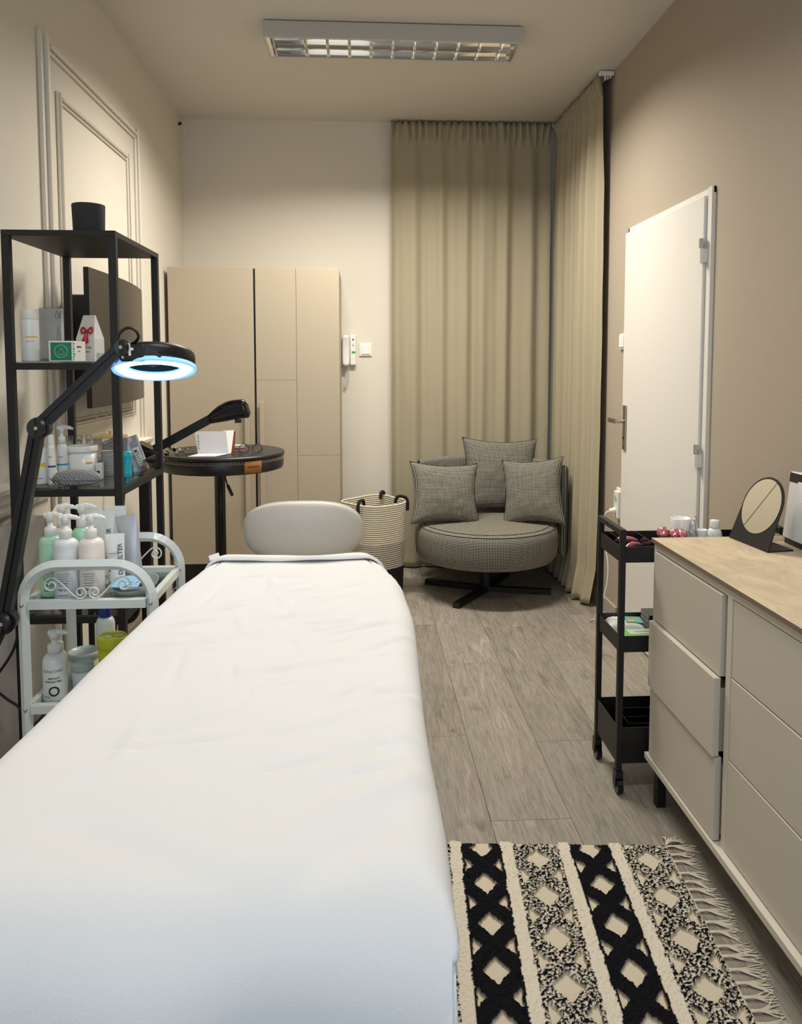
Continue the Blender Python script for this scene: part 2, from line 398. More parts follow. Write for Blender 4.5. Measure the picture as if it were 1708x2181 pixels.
# mouldings on the left wall
def mould_v(m, y0, y1, z0, z1, d=.018):
    n = 3; w = (y1-y0)/n
    for i in range(n): m.box(XL, XL+d*(0.55+0.45*(i == 1)), y0+w*i+.002, y0+w*(i+1)-.002, z0, z1, .003, seg=1)
def mould_h(m, y0, y1, z0, z1, d=.018):
    n = 3; w = (z1-z0)/n
    for i in range(n): m.box(XL, XL+d*(0.55+0.45*(i == 1)), y0, y1, z0+w*i+.002, z0+w*(i+1)-.002, .003, seg=1)
m = MB(); mould_v(m, 2.80, 2.885, 0.09, 2.545, .028); mould_h(m, 2.885, 3.95, 2.49, 2.545, .022); mould_v(m, 3.93, 3.99, 0.09, 2.545, .022)
struct(m.build('trim_1', 'trim'))
m = MB(); mould_v(m, 2.955, 2.995, 1.11, 2.385); mould_h(m, 2.995, 3.80, 2.345, 2.385); mould_v(m, 3.80, 3.84, 1.11, 2.385); mould_h(m, 2.995, 3.80, 1.11, 1.15)
struct(m.build('trim_2', 'trim'))
prof = [(0, .885), (.014, .885), (.018, .90), (.018, .92), (.032, .93), (.036, .945), (.036, .955), (.052, .965), (.055, .98), (.0, .985)]
m = MB(); m.prism([(XL+a, -.5, z) for a, z in prof], (0, 3.28, 0)); m.prism([(XL+a, 2.89, z) for a, z in prof], (0, 1.10, 0))
struct(m.build('trim_3', 'trim'))
struct(MB().box(XL, XL+.016, YF, 4.44, 0, .085, .004).build('baseboard_left', 'trim'))
m = MB(); m.box(XR-.016, XR, 3.83, 4.9, 0, .075, .004); m.box(XR-.016, XR, YF, 2.76, 0, .075, .004)
struct(m.build('baseboard_right', 'wall_taupe'))
# door in the right wall
d1 = struct(MB().box(XR-.028, XR-.004, 2.875, 3.742, .008, 2.012, .003).build('door_1', 'door'))
m = MB(); m.box(XR-.008, XR, 3.744, 3.757, 0, 2.040); m.box(XR-.016, XR, 2.836, 2.869, 0, 2.040); m.box(XR-.008, XR, 2.836, 3.757, 2.016, 2.040)
m.build('door_frame', 'door', d1)
for zc in (1.805, 1.005):
    h = MB().cyl((XR-.036, 2.870, zc+.005), (XR-.036, 2.870, zc+.042), .010, n=14).build('hinge', 'chrome', d1)
    MB().cyl((XR-.036, 2.870, zc-.05), (XR-.036, 2.870, zc+.004), .010, n=14).box(XR-.034, XR-.010, 2.866, 2.888, zc-.048, zc+.002).build('hinge_sleeve', 'white', h)
pl = MB().box(XR-.037, XR-.028, 3.672, 3.712, .93, 1.155, .003).build('handle_plate', 'steel', d1)
m = MB(); m.cyl((XR-.037, 3.692, 1.075), (XR-.075, 3.692, 1.075), .009, n=14); m.box(XR-.084, XR-.070, 3.683, 3.80, 1.064, 1.086, .003); m.build('lever_handle', 'steel', pl)
m = MB(); m.cyl((XR-.0372, 3.692, .99), (XR-.0385, 3.692, .99), .007); m.cyl((XR-.0372, 3.692, 1.14), (XR-.0385, 3.692, 1.14), .004); m.cyl((XR-.0372, 3.692, .945), (XR-.0385, 3.692, .945), .004); m.build('keyhole', 'ink', pl)

# ================================================================== CEILING LUMINAIRE
def luminaire(X0, Y0, label, power, color):
    lx0, lx1, ly0, ly1, lz0, lz1 = X0, X0+1.19, Y0, Y0+.24, 2.842, 2.916
    T = thing('ceiling_light', ((lx0+lx1)/2, (ly0+ly1)/2, lz1), label, 'light')
    m = MB(); t = .012
    m.box(lx0, lx1, ly0, ly0+t, lz0, lz1, .002); m.box(lx0, lx1, ly1-t, ly1, lz0, lz1, .002); m.box(lx0, lx0+t, ly0+t, ly1-t, lz0, lz1); m.box(lx1-t, lx1, ly0+t, ly1-t, lz0, lz1); m.box(lx0+t, lx1-t, ly0+t, ly1-t, lz1-.006, lz1)
    m.build('housing', 'lum_body', T)
    bx0, bx1 = lx0+.03, lx1-.03
    for q in range(2):
        yc = ly0+.012+(ly1-ly0-.024)*(.25+.5*q); hw = (ly1-ly0-.024)*.25-.001
        def rf(u, v, yc=yc, hw=hw):
            a = (v*2-1); return (bx0+(bx1-bx0)*u, yc+hw*a, lz0+.004+.052*(1-abs(a)**2.2))
        refl = MB().grid(rf, 1, 24).build('reflector', 'louvre', T, fix=False)
        for k in range(11):
            x = bx0+(bx1-bx0)*(k+.5)/11
            if k == 0: x = bx0+.004
            m = MB(); P = []
            for i in range(11):
                a = i/5-1; P.append((a*hw*.98, .004+.034*(1-abs(a)**2.2)))
            # V-shaped cross blade: thick at its top edge, sharp at its lower edge
            n = len(P); vs = []
            for yy, zz in P:
                vs += [(x, yc+yy, lz0+.001), (x-.007, yc+yy, lz0+zz), (x+.007, yc+yy, lz0+zz)]
            fs = []
            for i in range(n-1):
                fs += [[3*i, 3*i+3, 3*i+4, 3*i+1], [3*i, 3*i+2, 3*i+5, 3*i+3], [3*i+1, 3*i+4, 3*i+5, 3*i+2]]
            m.add(vs, fs, False); m.build('louvre_blade', 'louvre', T)
        MB().cyl((bx0+.02, yc, lz0+.040), (bx1-.02, yc, lz0+.040), .008, n=12).build('tube', 'tube', T)
    MB().box(lx0+t, bx0, ly0+t, ly1-t, lz0+.002, lz0+.05).build('end_plate', 'louvre', T)
    MB().box(bx1, lx1-t, ly0+t, ly1-t, lz0+.002, lz0+.05).build('end_plate', 'louvre', T)
    for q in range(2):
        yc = ly0+.012+(ly1-ly0-.024)*(.25+.5*q)
        L = area_light('fitting_light', ((lx0+lx1)/2, yc, lz0-.002), (0, 0, 0), 1.12, .095, power, color, math.radians(152))
luminaire(-.44, 3.545, 'long white twin-tube louvre light fitting mounted on the ceiling', LUM_POWER, LUM_COLOR)
luminaire(-.44, 1.05, 'second louvre light fitting on the ceiling, the one above the bed', LUM2_POWER, LUM2_COLOR)

# ================================================================== CURTAINS
def curtain(name, label, p0, p1, nrm, top, bot, folds, amp, seed, flare=0.0, puddle=0.0):
    p0 = Vector(p0); p1 = Vector(p1); nrm = Vector(nrm); L = (p1-p0).length; d = (p1-p0).normalized()
    def prof(u, ph): 
        s = 0.0
        for k, (fq, a) in enumerate(((folds, 1.0), (folds*1.73, .45), (folds*.57, .5))):
            s += a*math.sin(2*PI*(fq*u+.35*noise.noise((u*3.1, k*7.7+seed, ph)))+k*1.7+seed)
        return s/1.5
    def fn(u, v):
        z = top+(bot-top)*v
        hb = max(0.0, 1-(top-z)/.085)
        tt = min(1.0, max(0, (top-.085-z)/.5))
        if z > top-.085:      # gathered heading tape
            dep = .014*math.sin(2*PI*(folds*3.4*u)+3*noise.noise((u*22, seed, z*8)))+.010*noise.noise((u*60, z*30, seed))
            dep += .012*math.sin((top-z)/.085*PI)
            z += .006*noise.noise((u*26, seed, 3))*(1 if z > top-.03 else 0)
        else:
            dep = amp*(.30+.70*tt)*prof(u, .25*v)
            dep += .004*noise.noise((u*18, z*3, seed))
        vv = max(0, (v-.55)/.45)
        q = p0+d*(L*u)
        q = q+nrm*(dep+flare*vv*vv)
        if puddle and v > .93:
            w = (v-.93)/.07; q = q+nrm*(puddle*w*(.6+.6*noise.noise((u*9, seed, 5))))+d*(.02*w*noise.noise((u*14, 2, seed)))
            z = max(bot+.004+.012*(1+noise.noise((u*22, w*3, seed)))*(1-w*.6), z)
        return (q.x, q.y, z)
    me = MB().grid(fn, 260, 70).build(name, 'curtain', None, fix=False)
    solidify(me, .0016, 0)
    return tag(me, label, 'curtain')
c1 = curtain('curtain', 'beige pleated curtain hung across the back wall behind the armchair', (.195, 4.925, 0), (1.235, 4.915, 0), (0, -1, 0), 2.914, .012, 7, .020, 1.3)
c2 = curtain('curtain', 'beige curtain along the right wall with its hem trailing on the floor', (1.262, 4.87, 0), (1.285, 4.06, 0), (-1, 0, 0), 2.912, .006, 8, .026, 5.1, .02, .045)
T = thing('curtain_track', (1.30, 4.04, 2.90), 'white curtain track bracket at ceiling in the right corner', 'curtain track')
MB().box(1.318, 1.330, 4.055, 4.93, 2.900, 2.919).build('rail', 'white', T)
MB().box(.21, 1.318, 4.955, 4.967, 2.900, 2.919).build('rail', 'white', T)
MB().box(1.27, 1.348, 4.035, 4.06, 2.893, 2.915, .004).build('end_bracket', 'white', T)
for i in range(3): MB().box(1.298+.014*i, 1.304+.014*i, 4.04, 4.055, 2.868+.006*i, 2.893).build('hook', 'white', T)

# ================================================================== WARDROBE
T = thing('wardrobe', (-.623, 4.70, 0), 'tall beige wardrobe with bar handles against the back wall', 'wardrobe')
MB().box(-1.118, -.131, 4.472, 4.975, .17, 1.915).build('carcass', 'wardrobe', T)
MB().box(-1.09, -.16, 4.50, 4.97, 0, .17).build('plinth', 'black_plastic', T)
dl = MB().box(-1.117, -.628, 4.45, 4.4715, .176, 1.921, .0015, seg=1).build('door', 'wardrobe', T)
d2 = MB().box(-.616, -.3815, 4.45, 4.4715, .176, 1.2645, .001, seg=1).build('door', 'wardrobe', T)
MB().box(-.616, -.3815, 4.45, 4.4715, 1.266, 1.919, .001, seg=1).build('panel', 'wardrobe', T)
MB().box(-.380, -.130, 4.45, 4.4715, .8195, 1.918, .001, seg=1).build('panel', 'wardrobe', T)
MB().box(-.380, -.130, 4.45, 4.4715, .176, .818, .001, seg=1).build('panel', 'wardrobe', T)
MB().box(-.628, -.616, 4.465, 4.4712, .176, 1.915).build('gap_strip', 'black_plastic', T)
for x, p in ((-.672, dl), (-.585, d2)):
    MB().box(x-.013, x+.013, 4.425, 4.436, .46, 1.142, .003).box(x-.008, x+.008, 4.436, 4.45, 1.10, 1.125).box(x-.008, x+.008, 4.436, 4.45, .48, .505).build('bar_handle', 'wardrobe', p)

# ================================================================== WALL FITTINGS
T = thing('intercom_handset', (-.083, 4.98, 1.45), 'white intercom handset hanging beside the wardrobe', 'intercom')
MB().box(-.075, -.036, 4.945, 4.979, 1.352, 1.548, .006).build('base', 'white', T)
def hs(u, v):
    a = 2*PI*u; s = v; w = .0255*(1-.18*max(0, (.35-v)/.35)**2)*(1-.05*v); z = 1.344+.205*v
    e = min(1, min(v, 1-v)/.06+.25); bulge = .020+.010*(abs(2*v-1)**2)
    return (-.1015+w*e*math.copysign(abs(math.cos(a))**.6, math.cos(a)), 4.945-bulge*.2+bulge*e*math.copysign(abs(math.sin(a))**.6, math.sin(a)), z)
MB().grid(hs, 28, 24).add([hs(i/28, 0) for i in range(28)], [list(range(28))]).add([hs(i/28, 1) for i in range(28)], [list(range(28))]).build('handset', 'white', T)
for z, r in ((1.519, .0052), (1.482, .0036)): MB().cyl((-.055, 4.9455, z), (-.055, 4.943, z), r, n=14).build('button', 'ink', T)
MB().box(-.064, -.040, 4.9425, 4.946, 1.431, 1.443).build('sticker', 'green_led', T)
pts = []
for i in range(240):
    t = i/239
    if t < .5: s = t*2; c = V(-.097-.012*math.sin(s*PI*.5), 4.955, 1.34-.135*s)
    else: s = (t-.5)*2; c = V(-.109+.026*math.sin(s*PI*.5)-.0*s, 4.955, 1.205+.10*s)
    a = t*2*PI*34; pts.append(c+V(.0045*math.cos(a), .0045*math.sin(a), 0))
MB().tube(pts, .0013, 5).build('coiled_cord', 'white', T)
def switch(name, label, loc, nrm, along):
    T = thing(name, loc, label, 'switch'); n = Vector(nrm); a = Vector(along); z = V(0, 0, 1)
    Mx = Matrix((a, -n, z)).transposed().to_4x4(); Mx.translation = Vector(loc)
    MB().box(-.041, .041, -.011, -.0005, -.041, .041, .003, Mx).build('frame', 'white', T)
    MB().box(-.030, .030, -.017, -.010, -.030, .030, .003, Mx).build('rocker', 'white', T)
    return T
switch('light_switch', 'square white light switch between the intercom and the curtain', (.0265, 4.98, 1.453), (0, -1, 0), (1, 0, 0))
switch('light_switch', 'white light switch on the taupe wall beside the door handle', (1.35, 3.815, 1.477), (-1, 0, 0), (0, 1, 0))
T = thing('wall_socket', (1.35, 3.805, .63), 'white double power socket with a plug beside the door', 'socket')
MB().box(1.338, 1.3495, 3.775, 3.855, .55, .715, .003).build('plate', 'white', T)
MB().box(1.322, 1.338, 3.785, 3.845, .56, .70, .004).build('socket_block', 'white', T)
MB().cyl((1.3215, 3.815, .66), (1.3205, 3.815, .66), .018).build('socket_hole', 'grey_lid', T)
T = thing('plug_cable', (1.30, 3.815, .60), 'white plug and cable running down to the floor by the black trolley', 'cable')
MB().cyl((1.3205, 3.815, .60), (1.29, 3.815, .595), .016, .011, 14).build('plug', 'white', T)
pts = [V(1.292, 3.815, .595), V(1.272, 3.82, .58), V(1.262, 3.83, .52), V(1.265, 3.82, .44), V(1.275, 3.78, .33), V(1.265, 3.76, .22), V(1.24, 3.77, .12), V(1.215, 3.80, .03), V(1.205, 3.83, .006), V(1.235, 3.84, .006), V(1.27, 3.80, .006), V(1.30, 3.70, .006)]
def smooth_path(P, n=8):
    P = [Vector(p) for p in P]; out = []
    for i in range(len(P)-1):
        a, b, c, d = P[max(i-1, 0)], P[i], P[i+1], P[min(i+2, len(P)-1)]
        for k in range(n):
            t = k/n; out.append(.5*((2*b)+(c-a)*t+(2*a-5*b+4*c-d)*t*t+(3*b-a-3*c+d)*t**3))
    return out+[P[-1]]
MB().tube(smooth_path(pts), .0032, 6).build('cord', 'white_cable', T)
T = thing('wire_hook', (-1.125, 4.90, 2.86), 'small bare wire end sticking out of the upper left corner', 'wire')
MB().cyl((-1.139, 4.90, 2.86), (-1.12, 4.89, 2.865), .008).build('grommet', 'ink', T)
MB().tube(smooth_path([(-1.125, 4.89, 2.865), (-1.105, 4.88, 2.85), (-1.10, 4.90, 2.80), (-1.08, 4.93, 2.74)]), .0012, 5).build('wire', 'paper', T)

# ================================================================== TELEVISION
T = thing('television', (-1.06, 3.22, 1.46), 'black curved television mounted on the left wall behind the shelf', 'television')
def tvx(t): return -1.0-.075*max(0.0, t-.25)**2/.5625
def face(u, v): return (tvx(u), 2.852+.94*u, 1.203+.515*v)
MB().grid(face, 30, 2).build('screen', 'black_screen', T, fix=False)
m = MB(); n = 30
for i in range(n):
    a, b = i/n, (i+1)/n; y0, y1 = 2.852+.94*a, 2.852+.94*b; xa, xb = tvx(a)-.001, tvx(b)-.001
    m.prism([(xa, y0, 1.20), (xb, y1, 1.20), (xb-.018, y1, 1.20), (xa-.018, y0, 1.20)], (0, 0, .521))
m.build('rear_shell', 'black_plastic', T)
MB().box(-1.115, -1.030, 2.955, 3.40, 1.26, 1.63, .01).build('electronics_box', 'black_plastic', T)
MB().box(-1.139, -1.116, 3.08, 3.38, 1.32, 1.56).build('wall_bracket', 'black_metal', T)
MB().tube(smooth_path([(-1.07, 3.40, 1.22), (-1.08, 3.40, 1.10), (-1.05, 3.38, .92), (-1.05, 3.33, .70), (-1.06, 3.30, .45), (-1.08, 3.25, .10)]), .0045, 6).build('power_cable', 'cable', T)
MB().tube([(-1.085, 3.12, 1.19), (-1.085, 3.11, 1.155), (-1.075, 3.15, 1.135)], .0018, 5).build('release_string', 'paper', T)
MB().tube([(-1.085, 3.20, 1.19), (-1.085, 3.23, 1.155), (-1.075, 3.25, 1.14)], .0015, 5).build('release_string', 'paper', T)
m = MB()
# ================================================================== BLACK METAL SHELF
SX0, SX1, SY0, SY1 = -1.035, -.712, 2.255, 2.725
T = thing('shelving_unit', (SX0/2+SX1/2, SY0/2+SY1/2, 0), 'tall black metal shelving unit with glass shelves at the left wall', 'shelf')
pw = .022
for x in (SX0, SX1-pw):
    for y in (SY0, SY1-pw): MB().box(x, x+pw, y, y+pw, 0, 1.735, .001, seg=1).build('post', 'black_metal', T)
MB().box(SX0, SX1, SY0, SY1, 1.735, 1.752, .001, seg=1).build('top_board', 'black_metal', T)
TIER = (1.373, .998, .614, .24)
for z in TIER:
    m = MB(); m.box(SX0+pw, SX1-pw, SY0, SY0+pw, z-.024, z-.004); m.box(SX0+pw, SX1-pw, SY1-pw, SY1, z-.024, z-.004); m.box(SX0, SX0+pw, SY0+pw, SY1-pw, z-.024, z-.004); m.box(SX1-pw, SX1, SY0+pw, SY1-pw, z-.024, z-.004)
    m.build('shelf_frame', 'black_metal', T)
    MB().box(SX0+.003, SX1-.003, SY0+.023, SY1-.023, z-.004, z).build('glass_shelf', 'smoke_glass', T)
# ---- on the top board
T = thing('plant_pot', (-.853, 2.45, 1.752), 'black cylindrical pot on top of the metal shelf', 'pot')
MB().lathe([(0, .0), (.044, 0), (.046, .004), (.0495, .108), (.049, .110), (.046, .110), (.044, .02), (0, .018)], (-.853, 2.45, 1.752), 40).build('pot_body', 'graphite', T)

# ---- bottle builders
def bottle(name, label, c, r, h, mat, cap='screw', capmat='white', group=None, cat='bottle', sh=.022, neck=.42, capr=None, caph=.022, sy=1.0, pdir=0.0, lines=None, band=None):
    x, y, z = c; T = thing(name, c, label, cat, group)
    P = [(0, .0), (r*.94, 0), (r, .004), (r, h-sh)]
    for k in range(1, 7):
        a = k/6*PI/2; P.append((r*(neck+(1-neck)*math.cos(a)), h-sh+sh*math.sin(a)))
    P += [(r*neck, h+.006), (0, h+.006)]
    MB().lathe(P, c, 32, 1, sy).build('body', mat, T)
    cr = capr or r*(neck+.14)
    if cap == 'screw':
        MB().lathe([(0, h+.002), (cr*.97, h+.002), (cr, h+.004), (cr*.96, h+caph), (cr*.9, h+caph+.002), (0, h+caph+.002)], c, 28).build('cap', capmat, T)
    elif cap == 'pump':
        cp = MB().lathe([(0, h+.001), (cr, h+.001), (cr, h+.018), (cr*.92, h+.022), (cr*.45, h+.024), (cr*.45, h+.040), (0, h+.040)], c, 24).build('pump_collar', capmat, T)
        m = MB(); dx, dy = math.cos(pdir), math.sin(pdir); zz = z+h+.046
        m.lathe([(0, h+.036), (cr*.62, h+.036), (cr*.7, h+.046), (cr*.75, h+.053), (cr*.5, h+.058), (0, h+.059)], c, 20)
        sp = [V(x-dx*.012, y-dy*.012, zz+.004), V(x+dx*.006, y+dy*.006, zz+.007), V(x+dx*.022, y+dy*.022, zz+.005), V(x+dx*.034, y+dy*.034, zz+.001)]
        m.tube(smooth_path(sp, 5), [.0075]*8+[.006]*4+[.0042]*4, 10); m.build('pump_head', capmat, cp)
    if lines:
        for body, size, zo, mt, xo in lines:
            if body == '=':
                def pf(u, v, size=size, zo=zo, xo=xo):
                    a = FR+(xo+size*(u-.5))/r; return (x+(r+.0005)*math.cos(a), y+(r+.0005)*math.sin(a)*sy, z+zo+.0014*v)
                MB().grid(pf, 8, 1).build('print_line', mt, T, fix=False); continue
            o = text('lettering', body, size, (x+xo, y-r*sy-.0004, z+zo), FACE, mt, T)
            bend_text(o, 0, 0, r*sy) if sy == 1.0 else None
    if band:
        for zo, bh, mt, a0, a1 in band:
            def bf(u, v, zo=zo, bh=bh, a0=a0, a1=a1):
                a = a0+(a1-a0)*u; return (x+(r+.0006)*math.cos(a), y+(r+.0006)*math.sin(a)*sy, z+zo+bh*v)
            MB().grid(bf, 16, 1).build('label_band', mt, T, fix=False)
    return T
def jar(name, label, c, r, h, lh, mat, lid, cat='jar', group=None):
    T = thing(name, c, label, cat, group)
    MB().lathe([(0, 0), (r*.93, 0), (r*.95, .004), (r*.97, h-lh), (0, h-lh)], c, 36).build('body', mat, T)
    MB().lathe([(0, h-lh+.0005), (r*1.02, h-lh+.0005), (r*1.03, h-lh+.004), (r*1.02, h-.003), (r*.98, h), (r*.9, h), (r*.88, h-.0015), (0, h-.0015)], c, 36).build('lid', lid, T)
    return T
def carton(name, label, c, w, d, h, mat, rz=0, cat='box', bev=.0012):
    T = thing(name, c, label, cat, rz=0)
    Mx = Matrix.Translation(c) @ Matrix.Rotation(rz, 4, 'Z')
    MB().box(-w/2, w/2, -d/2, d/2, 0, h, bev, Mx, 1).build('carton', mat, T)
    return T, Mx
FR = -PI/2
# ---- tier at eye level
z1 = TIER[0]
bottle('lotion_bottle', 'slim white lotion bottle with yellow stripe on the upper glass shelf', (-1.000, 2.345, z1), .0255, .125, 'white_s', 'screw', 'white', neck=.92, capr=.0245, caph=.03, sh=.006,
       lines=[('=', .022, .060, 'grey_ink', .010)], band=[(.072, .004, 'yellow_band', FR-.1, FR+1.2)])
T = thing('acrylic_sign', (-1.0, 2.50, z1), 'clear acrylic sign with line drawing standing on the upper shelf', 'sign')
MB().box(-1.028, -.962, 2.478, 2.486, z1+.0005, z1+.172, .001, seg=1).build('plate', 'acrylic', T)
MB().box(-1.03, -.955, 2.4865, 2.4885, z1+.0005, z1+.170).build('backing_paper', 'paper', T)
pts = [V(-.965+.009*math.cos(t)*(1+.4*math.sin(3*t)), 2.4772, z1+.150+.013*math.sin(t*2+.4)) for t in [k*.25 for k in range(28)]]
MB().tube(pts, .0005, 4).tube(smooth_path([(-.975, 2.4772, z1+.03), (-.972, 2.4772, z1+.08), (-.968, 2.4772, z1+.11), (-.966, 2.4772, z1+.06), (-.965, 2.4772, z1+.02)]), .0004, 4).build('line_drawing', 'ink', T)
MB().box(-1.03, -.955, 2.47, 2.486, z1+.0006, z1+.010).build('foot', 'acrylic', T)
T, Mx = carton('cosmetics_carton', 'white and emerald green cosmetics carton on the upper shelf', (-.912, 2.40, z1), .074, .10, .063, 'white_s', .0)
MB().box(-.031, .031, -.0508, -.0500, .004, .058, 0, Mx).build('green_print', 'emerald', T)
ring = [Mx @ V(.019*math.cos(t), -.0512, .031+.019*math.sin(t)) for t in [k*PI/18 for k in range(36)]]
tri = [Mx @ V(x, -.0512, z) for x, z in ((-.011, .023), (.011, .023), (0, .042))]
MB().tube(ring, .0007, 4, True).tube(tri, .0006, 4, True).tube([Mx @ V(-.008, -.0512, .020), Mx @ V(.008, -.0512, .020)], .0004, 4).build('emblem', 'paper', T)
m = MB()
for i in range(7): m.box(.0368, .0375, -.05, -.05+.004+.008*((i*37) % 5)/4, .004+.008*i, .009+.008*i, 0, Mx)
m.build('green_edge', 'emerald', T)
text('lettering', 'DR.BELTER', .0075, tuple(Mx @ V(.0374, -.005, .045)), ((0, 1, 0), (0, 0, 1)), 'ink', T)
text('lettering', '50 ml', .007, tuple(Mx @ V(.0374, -.005, .032)), ((0, 1, 0), (0, 0, 1)), 'grey_ink', T)
T = thing('gift_bag', (-.885, 2.53, z1), 'folded white gift bag with a red ribbon bow on the upper shelf', 'gift bag')
Mg = Matrix.Translation((-.893, 2.545, z1)) @ Matrix.Rotation(-.30, 4, 'Z')
w, dd = .034, .026
MB().add([(-w, -dd, 0), (w, -dd, 0), (w, dd, 0), (-w, dd, 0), (-w, -dd, .075), (w, -dd, .075), (w, dd, .075), (-w, dd, .075), (-w*.62, -.003, .152), (w*.62, -.003, .152), (w*.62, .003, .152), (-w*.62, .003, .152)],
         [[3, 2, 1, 0], [0, 1, 5, 4], [1, 2, 6, 5], [2, 3, 7, 6], [3, 0, 4, 7], [4, 5, 9, 8], [6, 7, 11, 10], [5, 6, 10, 9], [7, 4, 8, 11], [8, 9, 10, 11]], False, Mg).build('bag', 'paper', T)
def bow(M0, s, parent):
    m = MB()
    for sg in (-1, 1):
        P = [M0 @ (V(sg*s*(.15+1.0*math.sin(t)), -.004, s*.55*math.sin(2*t)+s*.2*math.sin(t))) for t in [k*PI/14 for k in range(15)]]
        m.tube(P, s*.16, 6)
        m.prism([M0 @ V(sg*s*.1, -.003, 0), M0 @ V(sg*s*.75, -.003, -s*2.1), M0 @ V(sg*s*.15, -.003, -s*2.5)], M0.to_3x3() @ V(0, -.0015, 0))
    m.sphere(M0 @ V(0, -.005, 0), s*.28, 8); return m.build('ribbon_bow', 'red', parent)
Mb = Mg @ Matrix.Translation((.006, -.021, .098)) @ Matrix.Rotation(-.29, 4, 'X')
bow(Mb, .018, T)
rg = Mg.to_3x3() @ V(1, 0, 0)
text('lettering', 'DR.BELTER', .0095, tuple(Mg @ V(0, -dd-.0004, .045)), (rg, (0, 0, 1)), 'ink', T)
MB().box(-.5*w, .5*w, -dd-.0006, -dd, .030, .034, 0, Mg).build('print_line', 'grey_ink', T)
T = thing('clear_box', (-.82, 2.47, z1), 'small clear plastic box lying beside the gift bag', 'box')
m = MB()
for a in ((-.845, -.79, 2.46, 2.462, .0005, .028), (-.845, -.79, 2.508, 2.51, .0005, .028), (-.845, -.843, 2.462, 2.508, .0005, .028), (-.792, -.79, 2.462, 2.508, .0005, .028), (-.843, -.792, 2.462, 2.508, .0005, .003)): m.box(a[0], a[1], a[2], a[3], z1+a[4], z1+a[5])
m.build('box_wall', 'acrylic', T)
# ---- middle tier
z2 = TIER[1]
bottle('pump_bottle', 'frosted pump bottle with yellow label leftmost on the middle shelf', (-.990, 2.36, z2), .026, .115, 'milky', 'pump', 'white', pdir=0.2, neck=.5, lines=[('=', .020, .092, 'ink', .006), ('=', .018, .018, 'ink', .008)], band=[(.055, .011, 'yellow_band', FR-.2, FR+1.0)])
bottle('tube_bottle', 'slim white tube with a dark blue ring on the middle shelf', (-.945, 2.335, z2), .0105, .115, 'white_s', 'screw', 'white', neck=.95, sh=.004, capr=.0098, caph=.036, lines=[('=', .010, .085, 'ink', .0), ('=', .012, .020, 'ink', 0), ('=', .010, .016, 'ink', 0)], band=[(.054, .005, 'blue_print', 0, 2*PI)])
bottle('pump_bottle', 'slim white pump bottle with light blue ring on the middle shelf', (-.938, 2.40, z2), .0165, .118, 'milky', 'pump', 'white', pdir=0.1, neck=.5, lines=[('=', .016, .078, 'ink', .0), ('=', .014, .024, 'ink', 0), ('=', .016, .018, 'ink', 0)], band=[(.052, .005, 'cyan_band', 0, 2*PI)])
jar('cream_jar', 'large white lidded cream tub on the middle shelf', (-.893, 2.445, z2), .046, .108, .020, 'white_s', 'white')
T_ = bpy.data.objects['cream_jar']
def bf(u, v): a = FR+.55+.5*u; return (-.893+.0448*math.cos(a), 2.445+.0448*math.sin(a), z2+.052+.006*v)
MB().grid(bf, 8, 1).build('label_band', 'yellow_band', T_, fix=False)
for i in range(3):
    bottle('vial', ['short clear glass vial behind the tub, leftmost of three', 'short clear glass vial behind the tub, middle of three', 'short clear glass vial behind the tub, rightmost of three'][i], (-.975+.027*i, 2.56+.012*i, z2), .0115, .108, 'silver', 'screw', 'glass', neck=.8, capr=.011, caph=.018, group='glass vials behind the tub')
bottle('vial', 'small bottle with a blue label standing beside the tub', (-.935, 2.50, z2), .011, .045, 'milky', 'screw', 'ink', neck=.8, capr=.009, caph=.012, band=[(.015, .016, 'blue_cap', 0, 2*PI)])
T = thing('glasses_case', (-.862, 2.315, z2), 'grey herringbone glasses case lying on the middle shelf', 'glasses case')
def gc(u, v):
    a = 2*PI*u; t = 2*v-1; L_ = .074; e = (1-abs(t)**3.2)**.5 if abs(t) < 1 else 0
    zc = .0185-.006*t*t*0; zz = .0175+(.0265+.004*(1-t*t))*e*math.copysign(abs(math.sin(a))**.7, math.sin(a))
    if math.sin(a) < 0: zz = .0175-.0170*e*abs(math.sin(a))**.5+.004*(1-t*t)*0
    return (-.862+L_*t, 2.315+.026*e*math.copysign(abs(math.cos(a))**.7, math.cos(a)), z2+zz)
MB().grid(gc, 36, 40).build('case_shell', 'case', T)
def seam(s): return [V(-.862+.0742*math.sin(t), 2.315-.0262*max(0, math.cos(t))**.45, z2+.0175+.002*s) for t in [-PI/2+PI*k/30 for k in range(31)]]
MB().tube(seam(0), .0008, 5).build('zip_seam', 'ink', T)
T = thing('cotton_pad_box', (-.825, 2.52, z2), 'clear acrylic box with bamboo lid and cotton pads inside', 'container')
m = MB(); x0, x1, y0, y1 = -.872, -.786, 2.48, 2.566
for a in ((x0, x1, y0, y0+.003), (x0, x1, y1-.003, y1), (x0, x0+.003, y0+.003, y1-.003), (x1-.003, x1, y0+.003, y1-.003)): m.box(a[0], a[1], a[2], a[3], z2+.0005, z2+.125)
m.build('box_wall', 'acrylic', T)
lid = MB().box(x0, x1, y0, y1, z2+.1255, z2+.133, .002).build('lid', 'bamboo', T)
MB().cyl((x0/2+x1/2, y0/2+y1/2, z2+.133), (x0/2+x1/2, y0/2+y1/2, z2+.147), .0045).build('knob', 'bamboo', lid)
for i in range(11):
    o = MB().lathe([(0, 0), (.030, 0), (.032, .002), (.032, .005), (.030, .0068), (0, .0068)], (-.828+.0015*math.sin(i*2.3), 2.522+.0015*math.cos(i*1.7), z2+.001+.0070*i), 26).build('cotton_pad', 'paper', None)
    tag(o, 'round white cotton pad in the pile inside the bamboo-lid box', 'cotton pad', 'cotton pads in the bamboo-lid box')
